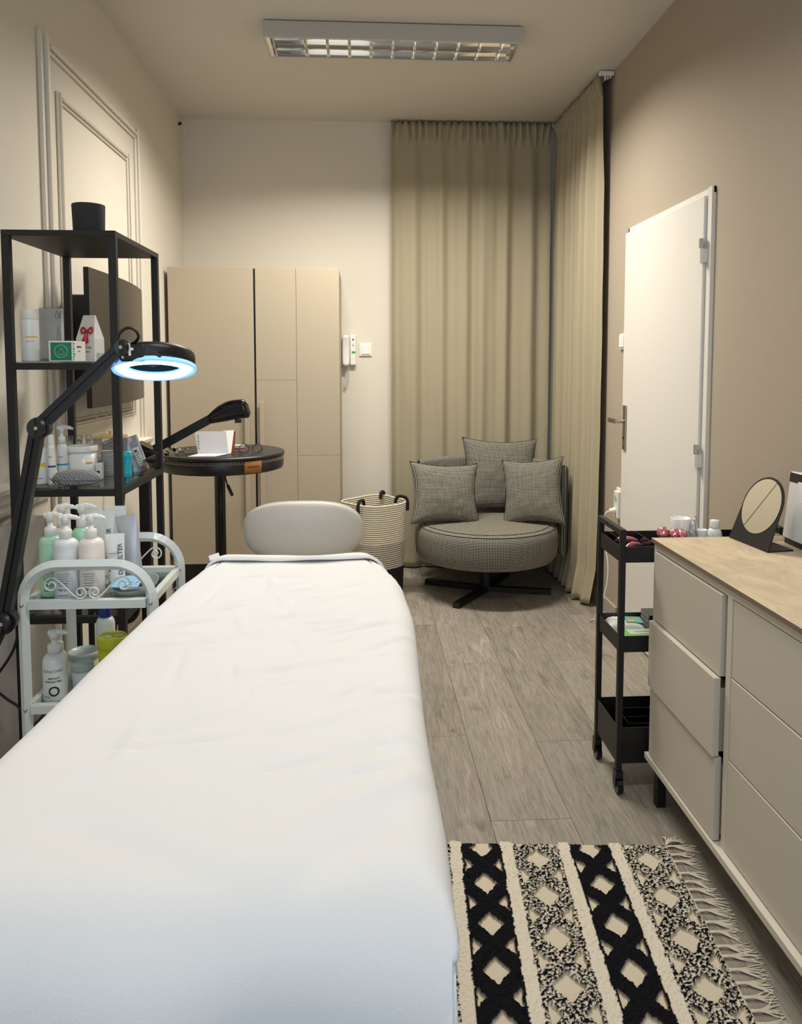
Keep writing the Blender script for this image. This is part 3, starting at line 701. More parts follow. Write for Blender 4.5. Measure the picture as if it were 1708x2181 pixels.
T = thing('plastic_pouch', (-.82, 2.545, z2+.08), 'crumpled grey plastic bag behind the cotton pads', 'bag')
def pb(u, v): return (-.866+.075*u, 2.55+.010*noise.noise((u*5, v*5, 1)), z2+.080+.043*v*(1-.4*abs(2*u-1)))
solidify(MB().grid(pb, 12, 10).build('film', 'silver', T, fix=False), .0008, 0)
T, Mx = carton('cosmetics_carton', 'tiny white carton with a black square next to the tub', (-.838, 2.44, z2), .016, .03, .052, 'white_s', 0)
MB().box(-.005, .005, -.0156, -.015, .016, .028, 0, Mx).build('print', 'ink', T)
T = thing('rinse_cup', (-.762, 2.475, z2), 'bright cyan plastic cup on the right of the middle shelf', 'cup')
MB().lathe([(0, 0), (.015, 0), (.0165, .003), (.0160, .016), (.0138, .032), (.0160, .050), (.0168, .066), (.0175, .068), (.0175, .082), (.0160, .084), (0, .084)], (-.764, 2.475, z2), 28).build('cup_body', 'cyan', T)
T = thing('acrylic_holder', (-.745, 2.62, z2), 'open clear acrylic tray at the back right of the middle shelf', 'tray')
m = MB(); x0, x1, y0, y1 = -.785, -.722, 2.51, 2.69
for a in ((x0, x1, y0, y0+.003, 0, .04), (x0, x1, y1-.003, y1, 0, .06), (x0, x0+.003, y0+.003, y1-.003, 0, .05), (x1-.003, x1, y0+.003, y1-.003, 0, .05), (x0+.003, x1-.003, y0+.003, y1-.003, 0, .003)): m.box(a[0], a[1], a[2], a[3], z2+.0005+a[4], z2+a[5])
m.build('tray_wall', 'acrylic', T)
T = thing('product_sachet', (-.755, 2.57, z2+.004), 'tall clear sachet with white label leaning in the acrylic tray', 'sachet')
Ms = Matrix.Translation((-.760, 2.56, z2+.0045)) @ Matrix.Rotation(-.30, 4, 'Y') @ Matrix.Rotation(-.05, 4, 'X')
Ms = Matrix.Translation((-.742, 2.56, z2+.0045)) @ Matrix.Rotation(-.32, 4, 'Y')
def sf(u, v): return Ms @ V(-.028+.056*u, .003*math.sin(PI*u)+.004*noise.noise((u*4, v*6, 2)), .125*v)
solidify(MB().grid(sf, 10, 14).build('film', 'silver', T, fix=False), .002, 0)
MB().box(.001, .022, -.0075, -.0065, .02, .085, 0, Ms).build('label', 'paper', T)
m = MB()
for i in range(7): m.box(.003, .014+.005*((i*7) % 3)/2, -.0080, -.0075, .026+.008*i, .028+.008*i, 0, Ms)
m.box(.003, .012, -.0080, -.0075, .070, .074, 0, Ms); m.build('print', 'ink', T)
# ---- lower tier
z3 = TIER[2]
T = thing('storage_tray', (-.86, 2.47, z3), 'flat grey plastic tray on the lower shelf behind the white trolley', 'tray')
MB().lathe([(0, 0), (.085, 0), (.105, .03), (.108, .032), (.102, .032), (.083, .004), (0, .004)], (-.865, 2.46, z3), 40, 1.1, 1.0).build('tray_body', 'tray_grey', T)
T = thing('paper_stack', (-.865, 2.46, z3+.005), 'loose white leaflets lying in the grey tray', 'paper')
for i in range(3):
    Mx = Matrix.Translation((-.865+.004*i, 2.455, z3+.0052+.002*i)) @ Matrix.Rotation(.2*i-.2, 4, 'Z'); MB().box(-.07, .07, -.035, .035, 0, .0015, 0, Mx).build('leaflet', 'paper', T)
# cloth hung on the wall behind the shelf, and black tube frame
def hc(u, v): return (XL+.040+.018*math.sin(u*17+2*noise.noise((u*4, v, 1)))*(.4+.6*v)+.01*v, 2.06+.70*u, .862-.78*v-.02*math.sin(u*9))
o = MB().grid(hc, 60, 20).build('hanging_cloth', 'shade_cloth', None, fix=False); solidify(o, .002, 0)
tag(o, 'pale draped cloth hanging on the wall behind the lower shelf', 'cloth')
T = thing('folding_frame', (-.95, 2.85, 0), 'black bent tube frame standing behind the lower shelf', 'frame')
MB().tube(smooth_path([(-1.03, 2.86, .004), (-1.03, 2.86, .30), (-1.028, 2.86, .56), (-1.02, 2.86, .48), (-.985, 2.86, .40), (-.90, 2.86, .385), (-.86, 2.86, .42), (-.855, 2.86, .50)], 6), .011, 8).build('tube', 'black_metal', T)
T = thing('power_cord', (-1.02, 2.2, .1), 'black cord looping beside the left shelf post', 'cable')
MB().tube(smooth_path([(-1.00, 2.245, .70), (-1.01, 2.242, .62), (-1.035, 2.24, .52), (-1.085, 2.235, .44), (-1.095, 2.235, .41), (-1.06, 2.24, .37), (-1.02, 2.242, .33), (-1.0, 2.242, .22), (-1.0, 2.242, .004)]), .004, 6).build('cord', 'cable', T)

# ================================================================== MAGNIFIER LAMP
T = thing('magnifier_lamp', (-.83, 1.74, 0), 'black articulated magnifier lamp with lit white ring beside the shelf', 'lamp')
J0 = V(-.826, 1.745, .775); J1 = V(-.738, 1.755, 1.222); J2 = V(-.552, 1.775, 1.405)
MB().lathe([(0, 0), (.092, 0), (.092, .018), (.085, .026), (.03, .032), (0, .032)], (-.868, 1.685, 0), 40).build('foot', 'black_metal', T)
MB().cyl((-.855, 1.705, .03), (-.855, 1.705, .70), .014).cyl((-.855, 1.705, .69), J0, .016).build('pole', 'black_metal', T)
def arm(a, b, nm):
    m = MB(); d = (b-a).normalized(); s = d.cross(V(0, 1, 0)).normalized()
    yv = V(0, 1, 0)
    for o in (-.0085, .0085):
        for (p, q, w) in ((a+s*o, b+s*o, .0062),):
            e1 = s*w; e2 = yv*.011
            m.add([p+e1+e2, p+e1-e2, p-e1-e2, p-e1+e2, q+e1+e2, q+e1-e2, q-e1-e2, q-e1+e2], [[0, 1, 2, 3], [7, 6, 5, 4], [0, 4, 5, 1], [1, 5, 6, 2], [2, 6, 7, 3], [3, 7, 4, 0]])
    p, q = a, b; e1 = s*.004; e2 = yv*.006
    m.add([p+e1+e2, p+e1-e2, p-e1-e2, p-e1+e2, q+e1+e2, q+e1-e2, q-e1-e2, q-e1+e2], [[0, 1, 2, 3], [7, 6, 5, 4], [0, 4, 5, 1], [1, 5, 6, 2], [2, 6, 7, 3], [3, 7, 4, 0]])
    return m.build(nm, 'black_plastic', T)
arm(J0, J1, 'lower_arm'); arm(J1, J2, 'upper_arm')
for j, r in ((J0, .026), (J1, .0245), (J2, .0185)):
    dsc = MB().cyl(j+V(.004, -.019, 0), j+V(.008, -.013, 0), r*.9, r, 28).cyl(j+V(.006, -.0135, 0), j+V(0, .02, 0), r, r, 28).build('joint_disc', 'black_plastic', T)
    MB().cyl(j+V(.0035, -.0215, 0), j+V(.004, -.0185, 0), .0045, n=12).build('screw', 'chrome', dsc)
RC = V(-.503, 1.865, 1.366)
MR = Matrix.Translation(RC) @ Matrix.Rotation(math.radians(-3), 4, 'Y') @ Matrix.Rotation(math.radians(-15), 4, 'X')
hd = MB().lathe([(.052, .010), (.058, .030), (.088, .031), (.0945, .024), (.096, .018), (.096, -.006), (.0935, -.006), (.0925, .014), (.062, .016), (.058, .008), (.052, .010)], (0, 0, 0), 56, M=MR).build('ring_housing', 'black_plastic', T)
MB().lathe([(.0985, -.014), (.0975, -.006), (.090, -.004), (.062, -.003), (.062, -.006), (.088, -.009), (.0965, -.018), (.0985, -.014)], (0, 0, 0), 56, M=MR).build('diffuser_ring', 'ring_shade', hd)
MB().tube([MR @ V(.076*math.cos(t), .076*math.sin(t), -.012) for t in [2*PI*k/48 for k in range(48)]], .0085, 10, True).build('ring_tube', 'ring_tube', hd)
MB().lathe([(0, .012), (.03, .0105), (.05, .006), (.0535, .012), (.05, .018), (.03, .022), (0, .0235)], (0, 0, 0), 40, M=MR).build('lens', 'glass', hd)
MB().box(.020, .026, -.09, -.055, -.016, .0, .001, MR).build('clip', 'white', hd)
br = MB().box(-.556, -.498, 1.768, 1.800, 1.372, 1.412, .005).prism([(-.500, 1.770, 1.374), (-.468, 1.775, 1.378), (-.462, 1.775, 1.386), (-.486, 1.775, 1.410), (-.500, 1.770, 1.411)], (0, .045, 0)).build('head_bracket', 'black_plastic', T)
m = MB(); kc = V(-.531, 1.760, 1.400)
for a in range(4):
    t = PI/4*0+a*PI/2+.1; m.cyl(kc, kc+V(.0125*math.cos(t)*(.75 if a % 2 == 0 else 1.15), 0, .0125*math.sin(t)*(1.15 if a % 2 else .75)), .0034, .003, 10)
m.cyl(kc+V(0, .012, 0), kc+V(0, -.003, 0), .005, n=12); m.build('tension_knob', 'white', br)
MB().cyl((-.548, 1.7685, 1.382), (-.548, 1.766, 1.382), .0035, n=12).build('screw', 'chrome', br)
MB().tube(smooth_path([(-.560, 1.765, 1.420), (-.552, 1.765, 1.438), (-.535, 1.765, 1.449), (-.518, 1.765, 1.444), (-.512, 1.77, 1.430), (-.522, 1.78, 1.418), (-.535, 1.785, 1.412)]), .0036, 8).build('loop_cable', 'cable', T)

# ================================================================== SECOND LAMP (floor lamp behind the shelf)
T = thing('floor_lamp', (-.842, 2.95, 0), 'black floor lamp with a tilted arm reaching over the round table', 'lamp')
MB().lathe([(0, 0), (.12, 0), (.12, .02), (.03, .03), (0, .03)], (-.842, 2.95, 0), 36).build('foot', 'black_metal', T)
MB().box(-.862, -.822, 2.93, 2.97, .03, .96, .003).build('pole', 'black_metal', T)
MB().prism([(-.895, 2.915, .955), (-.80, 2.915, .945), (-.775, 2.915, .985), (-.79, 2.915, 1.03), (-.86, 2.915, 1.065), (-.90, 2.915, 1.055)], (0, .07, 0)).build('joint_box', 'black_gloss', T)
A, B = V(-.80, 2.95, 1.035), V(-.575, 2.95, 1.158); d = (B-A).normalized(); s = d.cross(V(0, 1, 0)).normalized()
MB().add([A+s*.017+V(0, .014, 0), A+s*.017-V(0, .014, 0), A-s*.017-V(0, .014, 0), A-s*.017+V(0, .014, 0), B+s*.017+V(0, .014, 0), B+s*.017-V(0, .014, 0), B-s*.017-V(0, .014, 0), B-s*.017+V(0, .014, 0)], [[0, 1, 2, 3], [7, 6, 5, 4], [0, 4, 5, 1], [1, 5, 6, 2], [2, 6, 7, 3], [3, 7, 4, 0]]).build('arm', 'black_plastic', T)
C0, C1 = V(-.590, 2.95, 1.150), V(-.437, 2.95, 1.192); d = (C1-C0).normalized(); up = V(0, 1, 0).cross(d) * -1
def hf(u, v):
    a = 2*PI*u; t = v; h = .018+.020*math.sin(min(1, t/.55)*PI/2)+.0*t; e = 1-max(0, (t-.93)/.07)*.55; e *= 1 if t > .01 else .8
    p = C0+(C1-C0)*t+V(0, 0, 1)*(.012*math.sin(t*PI))
    return tuple(p+V(-.27*0, 0, 0)+(d.cross(V(0, 1, 0)))*(-h*e*math.copysign(abs(math.sin(a))**.6, math.sin(a)))*-1+V(0, 1, 0)*(.030*e*math.copysign(abs(math.cos(a))**.6, math.cos(a))))
hdm = MB().grid(hf, 28, 24).add([hf(i/28, 0) for i in range(28)], [list(range(28))]).add([hf(i/28, 1) for i in range(28)], [list(range(28))]).build('lamp_head', 'black_gloss', T)
MB().box(-.492, -.468, 2.935, 2.965, 1.136, 1.150, .002).build('switch', 'black_plastic', hdm)

# ================================================================== ROUND TABLE
TC = V(-.664, 3.60, 0); tz = .955
T = thing('round_table', (TC.x, TC.y, 0), 'round black table with stitched padded rim in front of the wardrobe', 'table')
top = MB().lathe([(0, tz-.004), (.284, tz-.004), (.292, tz-.008), (.294, tz-.014), (.292, tz-.020), (0, tz-.020)], TC, 72).build('table_top', 'table_top', T)
MB().lathe([(0, .0), (.285, tz-.0205), (.2885, tz-.024), (.2885, tz-.070), (.284, tz-.082), (.272, tz-.086), (0, tz-.086)][1:], TC, 72).build('rim', 'table_top', T)
m = MB()
for i in range(150):
    a = 2*PI*i/150; b = a+2*PI/150*.5; r = .2895
    p = [TC+V(r*math.cos(a), r*math.sin(a), tz-.024), TC+V(r*math.cos(a), r*math.sin(a), tz-.035), TC+V(r*math.cos(b), r*math.sin(b), tz-.037), TC+V(r*math.cos(b+.012), r*math.sin(b+.012), tz-.035)]
    m.tube(p, .0011, 4)
st = m.build('stitching', 'thread', T); st['kind'] = 'stuff'
MB().cyl(TC+V(-.014, 0, .03), TC+V(-.014, 0, tz-.085), .026, n=24).build('column', 'black_gloss', T)
MB().lathe([(0, 0), (.21, 0), (.21, .012), (.19, .018), (.04, .035), (0, .035)], TC, 48).build('base', 'black_gloss', T)
lv = MB().tube(smooth_path([TC+V(.022, -.06, tz-.087), TC+V(.028, -.08, .83), TC+V(.040, -.09, .795)]), .004, 8).build('lift_lever', 'black_metal', T)
MB().tube([TC+V(.038, -.089, .80), TC+V(.062, -.10, .752)], .008, 10).build('lever_grip', 'black_plastic', lv)
ta = math.radians(-52)
def tf(u, v):
    a = ta-.15+.30*u; return TC+V(.2895*math.cos(a), .2895*math.sin(a), tz-.078+.052*v)
tg = MB().grid(tf, 10, 2).build('brand_tag', 'tan', T, fix=False); solidify(tg, .0015, 1)
rr = V(-math.sin(ta), math.cos(ta), 0)
text('lettering', 'VASAGLE', .0150, tuple(TC+V(.2915*math.cos(ta), .2915*math.sin(ta), tz-.050)), (rr, (0, 0, 1)), 'ink', T)
tt = tz-.004
T = thing('key_bunch', (-.845, 3.47, tt), 'bunch of metal keys at the left edge of the round table', 'keys')
random.seed(3)
rgm = MB().tube([V(-.815+.020*math.cos(t), 3.47+.012*math.sin(t), tt+.020+.008*math.cos(t*2)) for t in [2*PI*k/20 for k in range(20)]], .0016, 6, True).build('key_ring', 'chrome', T)
for i in range(12):
    a = i*.8; L_ = .032; c = V(-.835+.034*math.cos(a)-.014*(i % 3), 3.47+.03*math.sin(a), tt+.003+.0055*(i % 5))
    Mk = Matrix.Translation(c) @ Matrix.Rotation(a, 4, 'Z') @ Matrix.Rotation(-.22*(i % 3), 4, 'Y') @ Matrix.Rotation(.35*(i % 4), 4, 'X')
    MB().cyl(Mk @ V(0, 0, 0), Mk @ V(0, 0, .002), .010, n=14).box(.009, .036, -.003, .003, 0, .002, 0, Mk).build('key', 'steel' if i % 3 else 'black_gloss', T)
T = thing('booklet', (-.69, 3.47, tt), 'open white folded booklet standing tent-like on the round table', 'booklet')
def quad(name, P, mat, th=.0012):
    o = MB().add(P, [[0, 1, 2, 3]]).build(name, mat, T, fix=False); solidify(o, th, 0); return o
quad('front_page', [(-.775, 3.375, tt+.001), (-.655, 3.375, tt+.001), (-.608, 3.445, tt+.004), (-.745, 3.445, tt+.004)], 'paper')
quad('upright_page', [(-.745, 3.447, tt+.003), (-.608, 3.447, tt+.003), (-.626, 3.50, tt+.102), (-.770, 3.50, tt+.102)], 'shaded_paper')
quad('inner_page', [(-.608, 3.449, tt+.003), (-.597, 3.455, tt+.005), (-.592, 3.512, tt+.106), (-.640, 3.505, tt+.104)], 'paper')
quad('cover', [(-.597, 3.47, tt+.002), (-.590, 3.50, tt+.002), (-.588, 3.53, tt+.098), (-.600, 3.512, tt+.106)], 'brown_glass')
MB().box(-.70, -.655, 3.392, 3.396, tt+.0025, tt+.0032).build('print_line', 'grey_ink', T)
MB().tube([V(-.742+.004*math.sin(k*1.1)-.010*k/24, 3.4555+.036*k/24, tt+.024+.066*k/24+.003*math.cos(k*1.7)) for k in range(25)], .0006, 4).build('handwriting', 'blue_print', T)
T, Mx = carton('tissue_pack', 'small pink and white packet behind the booklet on the table', (-.585, 3.60, tt), .05, .03, .028, 'paper', .2)
MB().box(-.0255, .0255, -.0156, -.015, .006, .014, 0, Mx).build('print', 'red', T)
T = thing('eyeglasses', (-.515, 3.52, tt), 'thin metal framed eyeglasses lying open on the round table', 'glasses')
for sx in (-.545, -.485):
    P = [V(sx+.023*math.cos(t), 3.50+.006*math.sin(t)*.5+(sx+.515)*.15, tt+.021+.020*math.sin(t)) for t in [2*PI*k/24 for k in range(24)]]
    rm = MB().tube(P, .0018, 5, True).build('rim', 'ink', T); MB().add(P, [list(range(24))]).build('lens', 'pane', rm)
MB().tube([(-.522, 3.50, tt+.026), (-.515, 3.50, tt+.029), (-.508, 3.50, tt+.026)], .0012, 5).build('bridge', 'ink', T)
MB().tube(smooth_path([(-.568, 3.495, tt+.026), (-.560, 3.44, tt+.014), (-.535, 3.39, tt+.003)]), .0022, 5).build('temple', 'ink', T)
MB().tube(smooth_path([(-.462, 3.505, tt+.026), (-.475, 3.45, tt+.012), (-.50, 3.40, tt+.003)]), .0022, 5).build('temple', 'ink', T)

# ================================================================== ROPE BASKET
BC = V(.066, 4.36, 0)
T = thing('rope_basket', (BC.x, BC.y, 0), 'cream coiled rope basket with black base and handles by the armchair', 'basket')
def bsec(z):
    t = z/.56; return .143+.018*t
def bpt(a, r):
    c, s = math.cos(a), math.sin(a); k = (abs(c)**4+abs(s)**4)**-.25
    k = min(k, 1.16)
    x, y = r*k*c, r*k*s; g = .62; return V(BC.x+x*math.cos(g)-y*math.sin(g), BC.y+x*math.sin(g)+y*math.cos(g), 0)
def coil(z0, z1, mat, nm, rope=.0062):
    m = MB(); nr = int((z1-z0)/(rope*1.9))
    for k in range(nr):
        z = z0+rope+(z1-z0-2*rope)*k/max(1, nr-1)
        m.tube([bpt(2*PI*i/48, bsec(z))+V(0, 0, z+.004*math.sin(i*.3)) for i in range(48)], rope, 6, True)
    return m.build(nm, mat, T)
coil(.0, .19, 'black_soft', 'black_base')
coil(.188, .335, 'rope_dark', 'mottled_band'); coil(.335, .565, 'rope', 'cream_body')
m = MB(); m.add([bpt(2*PI*i/32, .14)+V(0, 0, .01) for i in range(32)], [list(range(32))]); m.build('bottom', 'black_soft', T)
for a0 in (3.6, 5.6, .6):
    p = bpt(a0, bsec(.56)); q = bpt(a0+.35, bsec(.56)); dr = (p-BC).normalized()
    q = p-dr*.018; P = smooth_path([p+dr*.012+V(0, 0, .505), p+dr*.013+V(0, 0, .555), p+V(0, 0, .582), q-dr*.02+V(0, 0, .588), q-dr*.035+V(0, 0, .575), q-dr*.040+V(0, 0, .55)], 5)
    MB().tube(P, .010, 8).build('handle', 'black_soft', T)

# ================================================================== SWIVEL ARMCHAIR
AC = V(.740, 4.40, 0); AR = .425
T = thing('swivel_armchair', (AC.x, AC.y, 0), 'round black and cream houndstooth swivel armchair in the corner', 'armchair')
pr = [(.05, .215), (AR-.06, .215), (AR-.025, .225), (AR-.006, .250), (AR, .30), (AR, .36), (AR-.004, .395), (AR-.018, .413), (AR-.05, .422)]
seat = MB().lathe(pr, AC, 96, uvk=AR)
ntop = 96; vs = []; fs = []; uvs = []
R_ = [AR-.05, .30, .20, .10, .001]
for r in R_:
    for i in range(ntop): a = 2*PI*i/ntop; vs.append((AC.x+r*math.cos(a), AC.y+r*math.sin(a), .422+.012*(1-(r/AR)**2)))
for k in range(len(R_)-1):
    for i in range(ntop):
        j = (i+1) % ntop; q = [k*ntop+i, k*ntop+j, (k+1)*ntop+j, (k+1)*ntop+i]; fs.append(q); uvs.append([(vs[t][0], vs[t][1]) for t in q])
seat.add(vs, fs, True, None, uvs)
st = seat.build('seat', 'gingham', T)
MB().tube([AC+V((AR-.016)*math.cos(a), (AR-.016)*math.sin(a), .413) for a in [2*PI*k/96 for k in range(96)]], .0022, 6, True).build('piping', 'graphite', st)
# back shell wraps from the right front round behind to the left
a0, a1 = math.radians(-8), math.radians(148)
def shell(u, v):
    a = a0+(a1-a0)*u; t = v*4; h0, h1 = .225, .765-.0*u
    e = min(1.0, min(u, 1-u)/.012+.35); ri, ro = AR+.004, AR+.058*1
    mid = (ri+ro)/2; hw = (ro-ri)/2*e
    sec = [(mid-hw, h0+.02), (mid-hw, h1-.03), (mid-hw*.75, h1-.010), (mid, h1), (mid+hw*.75, h1-.010), (mid+hw, h1-.03), (mid+hw, h0+.02), (mid+hw*.7, h0), (mid-hw*.7, h0), (mid-hw, h0+.02)]
    k = min(int(v*9), 8); f = v*9-k; r = sec[k][0]*(1-f)+sec[k+1][0]*f; z = sec[k][1]*(1-f)+sec[k+1][1]*f
    return (AC.x+r*math.cos(a), AC.y+r*math.sin(a), z)
L9 = [0, .5, .52, .545, .57, .595, 1.1, 1.12, 1.16, 1.18]
def shuv(u, v):
    k = min(int(v*9), 8); f = v*9-k; return ((a1-a0)*u*(AR+.03), L9[k]*(1-f)+L9[k+1]*f)
bk = MB().grid(shell, 72, 9, True, shuv)
for uu in (0, 1): bk.add([shell(uu, j/9) for j in range(9)], [list(range(9))], False, None, [[(shell(uu, j/9)[0]+shell(uu, j/9)[1], shell(uu, j/9)[2]) for j in range(9)]])
bk.build('backrest', 'gingham', T)
MB().cyl(AC+V(0, 0, .03), AC+V(0, 0, .215), .035).build('column', 'black_metal', T)
for a in (math.radians(-125), math.radians(-14), math.radians(154), math.radians(60)):
    d = V(math.cos(a), math.sin(a), 0); n_ = V(-d.y, d.x, 0); L_ = .385
    A_, B_ = AC+V(0, 0, 0), AC+d*L_
    MB().prism([A_+n_*.020, A_-n_*.020, B_-n_*.020, B_+n_*.020], (0, 0, .03)).build('leg', 'black_metal', T)
def cushion(label, c, w, h, th, rx, ry, rz, seed):
    T = thing('cushion', c, label, 'cushion')
    Mx = Matrix.Translation(c) @ Matrix.Rotation(rz, 4, 'Z') @ Matrix.Rotation(ry, 4, 'Y') @ Matrix.Rotation(rx, 4, 'X')
    def pt(u, v, sg):
        a, b = 2*u-1, 2*v-1
        p = max(0, (1-a*a)*(1-b*b))**.42
        ins = 1-.10*(1-abs(b)**1.5*0-1)*0
        x = a*w/2*(1-.13*(1-b*b)*abs(a)); z = b*h/2*(1-.13*(1-a*a)*abs(b))
        y = sg*th/2*p*(1+.12*noise.noise((u*3, v*3, seed)))
        y += .006*noise.noise((u*9, v*9, seed+sg))*p
        return Mx @ V(x, y, z)
    m = MB()
    for sg in (-1, 1): m.grid(lambda u, v, sg=sg: pt(u, v, sg), 26, 26, True, lambda u, v: (u*w, v*h))
    body = m.build('cover', 'gingham', T, fix=True)
    E_ = [pt(k/20, 0, 1) for k in range(20)]+[pt(1, k/20, 1) for k in range(20)]+[pt(1-k/20, 1, 1) for k in range(20)]+[pt(0, 1-k/20, 1) for k in range(20)]
    MB().tube(E_, .003, 5, True).build('seam', 'graphite', body)
cushion('large houndstooth cushion at the back centre of the armchair', (.868, 4.665, .662), .48, .47, .14, math.radians(-14), math.radians(2), 0, 1)
cushion('houndstooth cushion leaning on the left side of the armchair', (.490, 4.385, .597), .43, .37, .14, math.radians(-18), math.radians(4), math.radians(12), 5)
cushion('houndstooth cushion leaning on the right side of the armchair', (1.008, 4.35, .608), .375, .40, .14, math.radians(-16), math.radians(-6), math.radians(-26), 9)

# ================================================================== WHITE STOOL behind the bed
T = thing('salon_stool', (-.205, 2.62, 0), 'white leatherette salon stool with rounded backrest behind the bed', 'stool')
def srest(u, v):
    a = 2*PI*u; w, h = .205, .105; cx_, cz = -.205, .79
    ex = abs(math.cos(a))**.62*math.copysign(1, math.cos(a)); ez = abs(math.sin(a))**.75*math.copysign(1, math.sin(a))
    k = v if v <= .5 else 1-v; s = .55+.45*math.sin(min(1, k*2*1.0)*PI/2) if False else 1
    t = math.sin(v*PI)**.5; rr_ = .0001+t
    x = ex*w*rr_; z = ez*h*rr_*(1-.10*(x/w)**2); yy = 2.56+.028*math.cos(v*PI)*-1
    return (cx_+x, yy+.9*x*x, cz+z)
MB().grid(srest, 64, 16).build('backrest', 'leather', T)
MB().tube([V(-.205+.204*abs(math.cos(a))**.62*math.copysign(1, math.cos(a)), 2.562+.9*(.204*abs(math.cos(a))**.62)**2, .79+.104*abs(math.sin(a))**.75*math.copysign(1, math.sin(a))*(1-.10*abs(math.cos(a))**1.24)) for a in [2*PI*k/64 for k in range(64)]], .0035, 6, True).build('piping', 'leather', T)
MB().tube(smooth_path([(-.205, 2.60, .74), (-.205, 2.63, .60), (-.205, 2.66, .50), (-.205, 2.76, .49)]), .012, 8).build('back_bar', 'chrome', T)
MB().lathe([(0, .50), (.17, .50), (.185, .52), (.185, .545), (.165, .565), (0, .572)], (-.205, 2.82, 0), 40).build('seat', 'leather', T)
MB().cyl((-.205, 2.82, .08), (-.205, 2.82, .50), .022).build('gas_lift', 'chrome', T)
for i in range(5):
    a = 2*PI*i/5+.3; d = V(math.cos(a), math.sin(a), 0); lg = MB().tube([V(-.205, 2.82, .09), V(-.205, 2.82, .075)+d*.22], .012, 8).build('leg', 'chrome', T)
    p = V(-.205, 2.82, .025)+d*.22; n_ = V(-d.y, d.x, 0); MB().cyl(p-n_*.012, p+n_*.012, .025, n=18).cyl(p, p+V(0, 0, .05), .006).build('castor', 'black_plastic', lg)

# ================================================================== TREATMENT BED
BX0, BX1, BY0, BY1, BZ = -.475, .085, .675, 2.06, .835
T = thing('treatment_bed', (-.195, 1.43, 0), 'narrow treatment bed under the white cover', 'bed')
MB().box(BX0+.03, BX1-.03, BY0+.03, BY1-.10, BZ-.075, BZ-.02, .02, seg=4).build('mattress', 'leather', T)
MB().box(BX0+.05, BX1-.05, BY0+.06, BY1-.12, BZ-.13, BZ-.0755).build('frame', 'white_metal', T)
for x in (BX0+.07, BX1-.11):
    for y in (BY0+.10, BY1-.20): MB().box(x, x+.04, y, y+.04, 0, BZ-.131, .002).build('leg', 'white_metal', T)
def edge(t, half, r, drop):
    """arc-length position t from the middle -> (offset, drop) over a rounded edge"""
    s = abs(t); g = math.copysign(1, t); flat = half-r
    if s <= flat: return g*s, 0.0
    if s <= flat+r*PI/2:
        a = (s-flat)/r; return g*(flat+r*math.sin(a)), r*(1-math.cos(a))
    return g*half, r+(s-flat-r*PI/2)
def lerp_tab(tab, y):
    if y <= tab[0][0]: return tab[0][1]
    for (a, p), (b, q) in zip(tab, tab[1:]):
        if y <= b:
            t = (y-a)/(b-a); t = t*t*(3-2*t)*.5+t*.5; return p+(q-p)*t
    return tab[-1][1]
BR = [(.65, .092), (.85, .096), (1.0, .094), (1.3, .100), (1.57, .110), (1.80, .098), (1.93, .072), (2.07, .022)]
BL = [(.65, -.520), (1.0, -.508), (1.3, -.490), (1.57, -.472), (1.80, -.452), (1.93, -.430), (2.07, -.390)]
def bed_mid(y): a, b = lerp_tab(BL, y), lerp_tab(BR, y); return (a+b)/2, (b-a)/2
def cover(u, v):
    r = .045; drop = .40; Lx = .30; ycen = (BY0+BY1)/2; Ly = (BY1-BY0)/2
    tx = (2*u-1)*(Lx-r+r*PI/2+drop); ty0 = (2*v-1)
    ty = ty0*(Ly-r+r*PI/2+(drop if ty0 < 0 else .16)); rf = .045 if ty0 > 0 else .11; oy, dy = edge(ty, Ly, rf, drop); y = ycen+oy
    f = 0.0; mid, half = bed_mid(y)
    ox, dx = edge(tx*half/Lx if abs(tx) < Lx-r else math.copysign(half-r+abs(tx)-(Lx-r), tx), half, r, drop)
    z = BZ-max(dx, dy)-.12*min(dx, dy)
    x = mid+ox; c = min(dx, dy)
    if dx > 0 and dy > 0:
        x += math.copysign(.03*min(c, .10), ox); y += math.copysign(.22*min(c, .22), oy)
    # folds of the hanging sides, creases on the top
    if dx > 0: x += min(1, dx/.06)*math.copysign(1, ox)*(.016*math.sin(y*15+2*noise.noise((y*3, 1, 0)))*min(1, dx/.25)+.002-.22*dx)
    if dy > 0 and oy < 0: y -= (.034*(.5+noise.noise((x*4.5, 3, z*2)))+.012*math.sin(x*23+1.5*noise.noise((x*6, 1, 1))))*min(1, dy/.13)
    top_ = max(0, 1-max(dx, dy)/.05)
    fl = .0045*noise.noise((x*3, y*2.2, 4))+.0035*noise.noise((x*7+y*5, y*5-x*4, 8))
    cr = 0
    for (px_, py_, ang, ln, am, wd) in CREASE:
        ca, sa = math.cos(ang), math.sin(ang); a = (x-px_)*ca+(y-py_)*sa; b = -(x-px_)*sa+(y-py_)*ca+.012*math.sin(a*14)
        cr += am*math.exp(-(a/ln)**2-(b/wd)**2)
    z += (fl+cr)*(.25+.75*top_)
    z += .022*f*f*top_*0
    return (x, y, z)
random.seed(11)
CREASE = []
for i in range(70):
    CREASE.append((random.uniform(-.36, .06), random.uniform(.95, 1.85), random.uniform(.2, .9)+(.0 if i % 5 else 1.3), random.uniform(.03, .10), random.choice((-1, 1))*random.uniform(.0028, .0070), random.uniform(.004, .009)))
CREASE += [(-.10, 1.30, .35, .16, .005, .012), (.0, 1.12, .7, .12, .006, .012), (-.22, 1.02, .5, .12, .004, .012), (.02, .90, .8, .10, .008, .02), (-.15, 1.55, .25, .15, .004, .014), (-.25, .80, -.3, .12, -.006, .02), (-.02, .79, .9, .06, -.008, .02)]
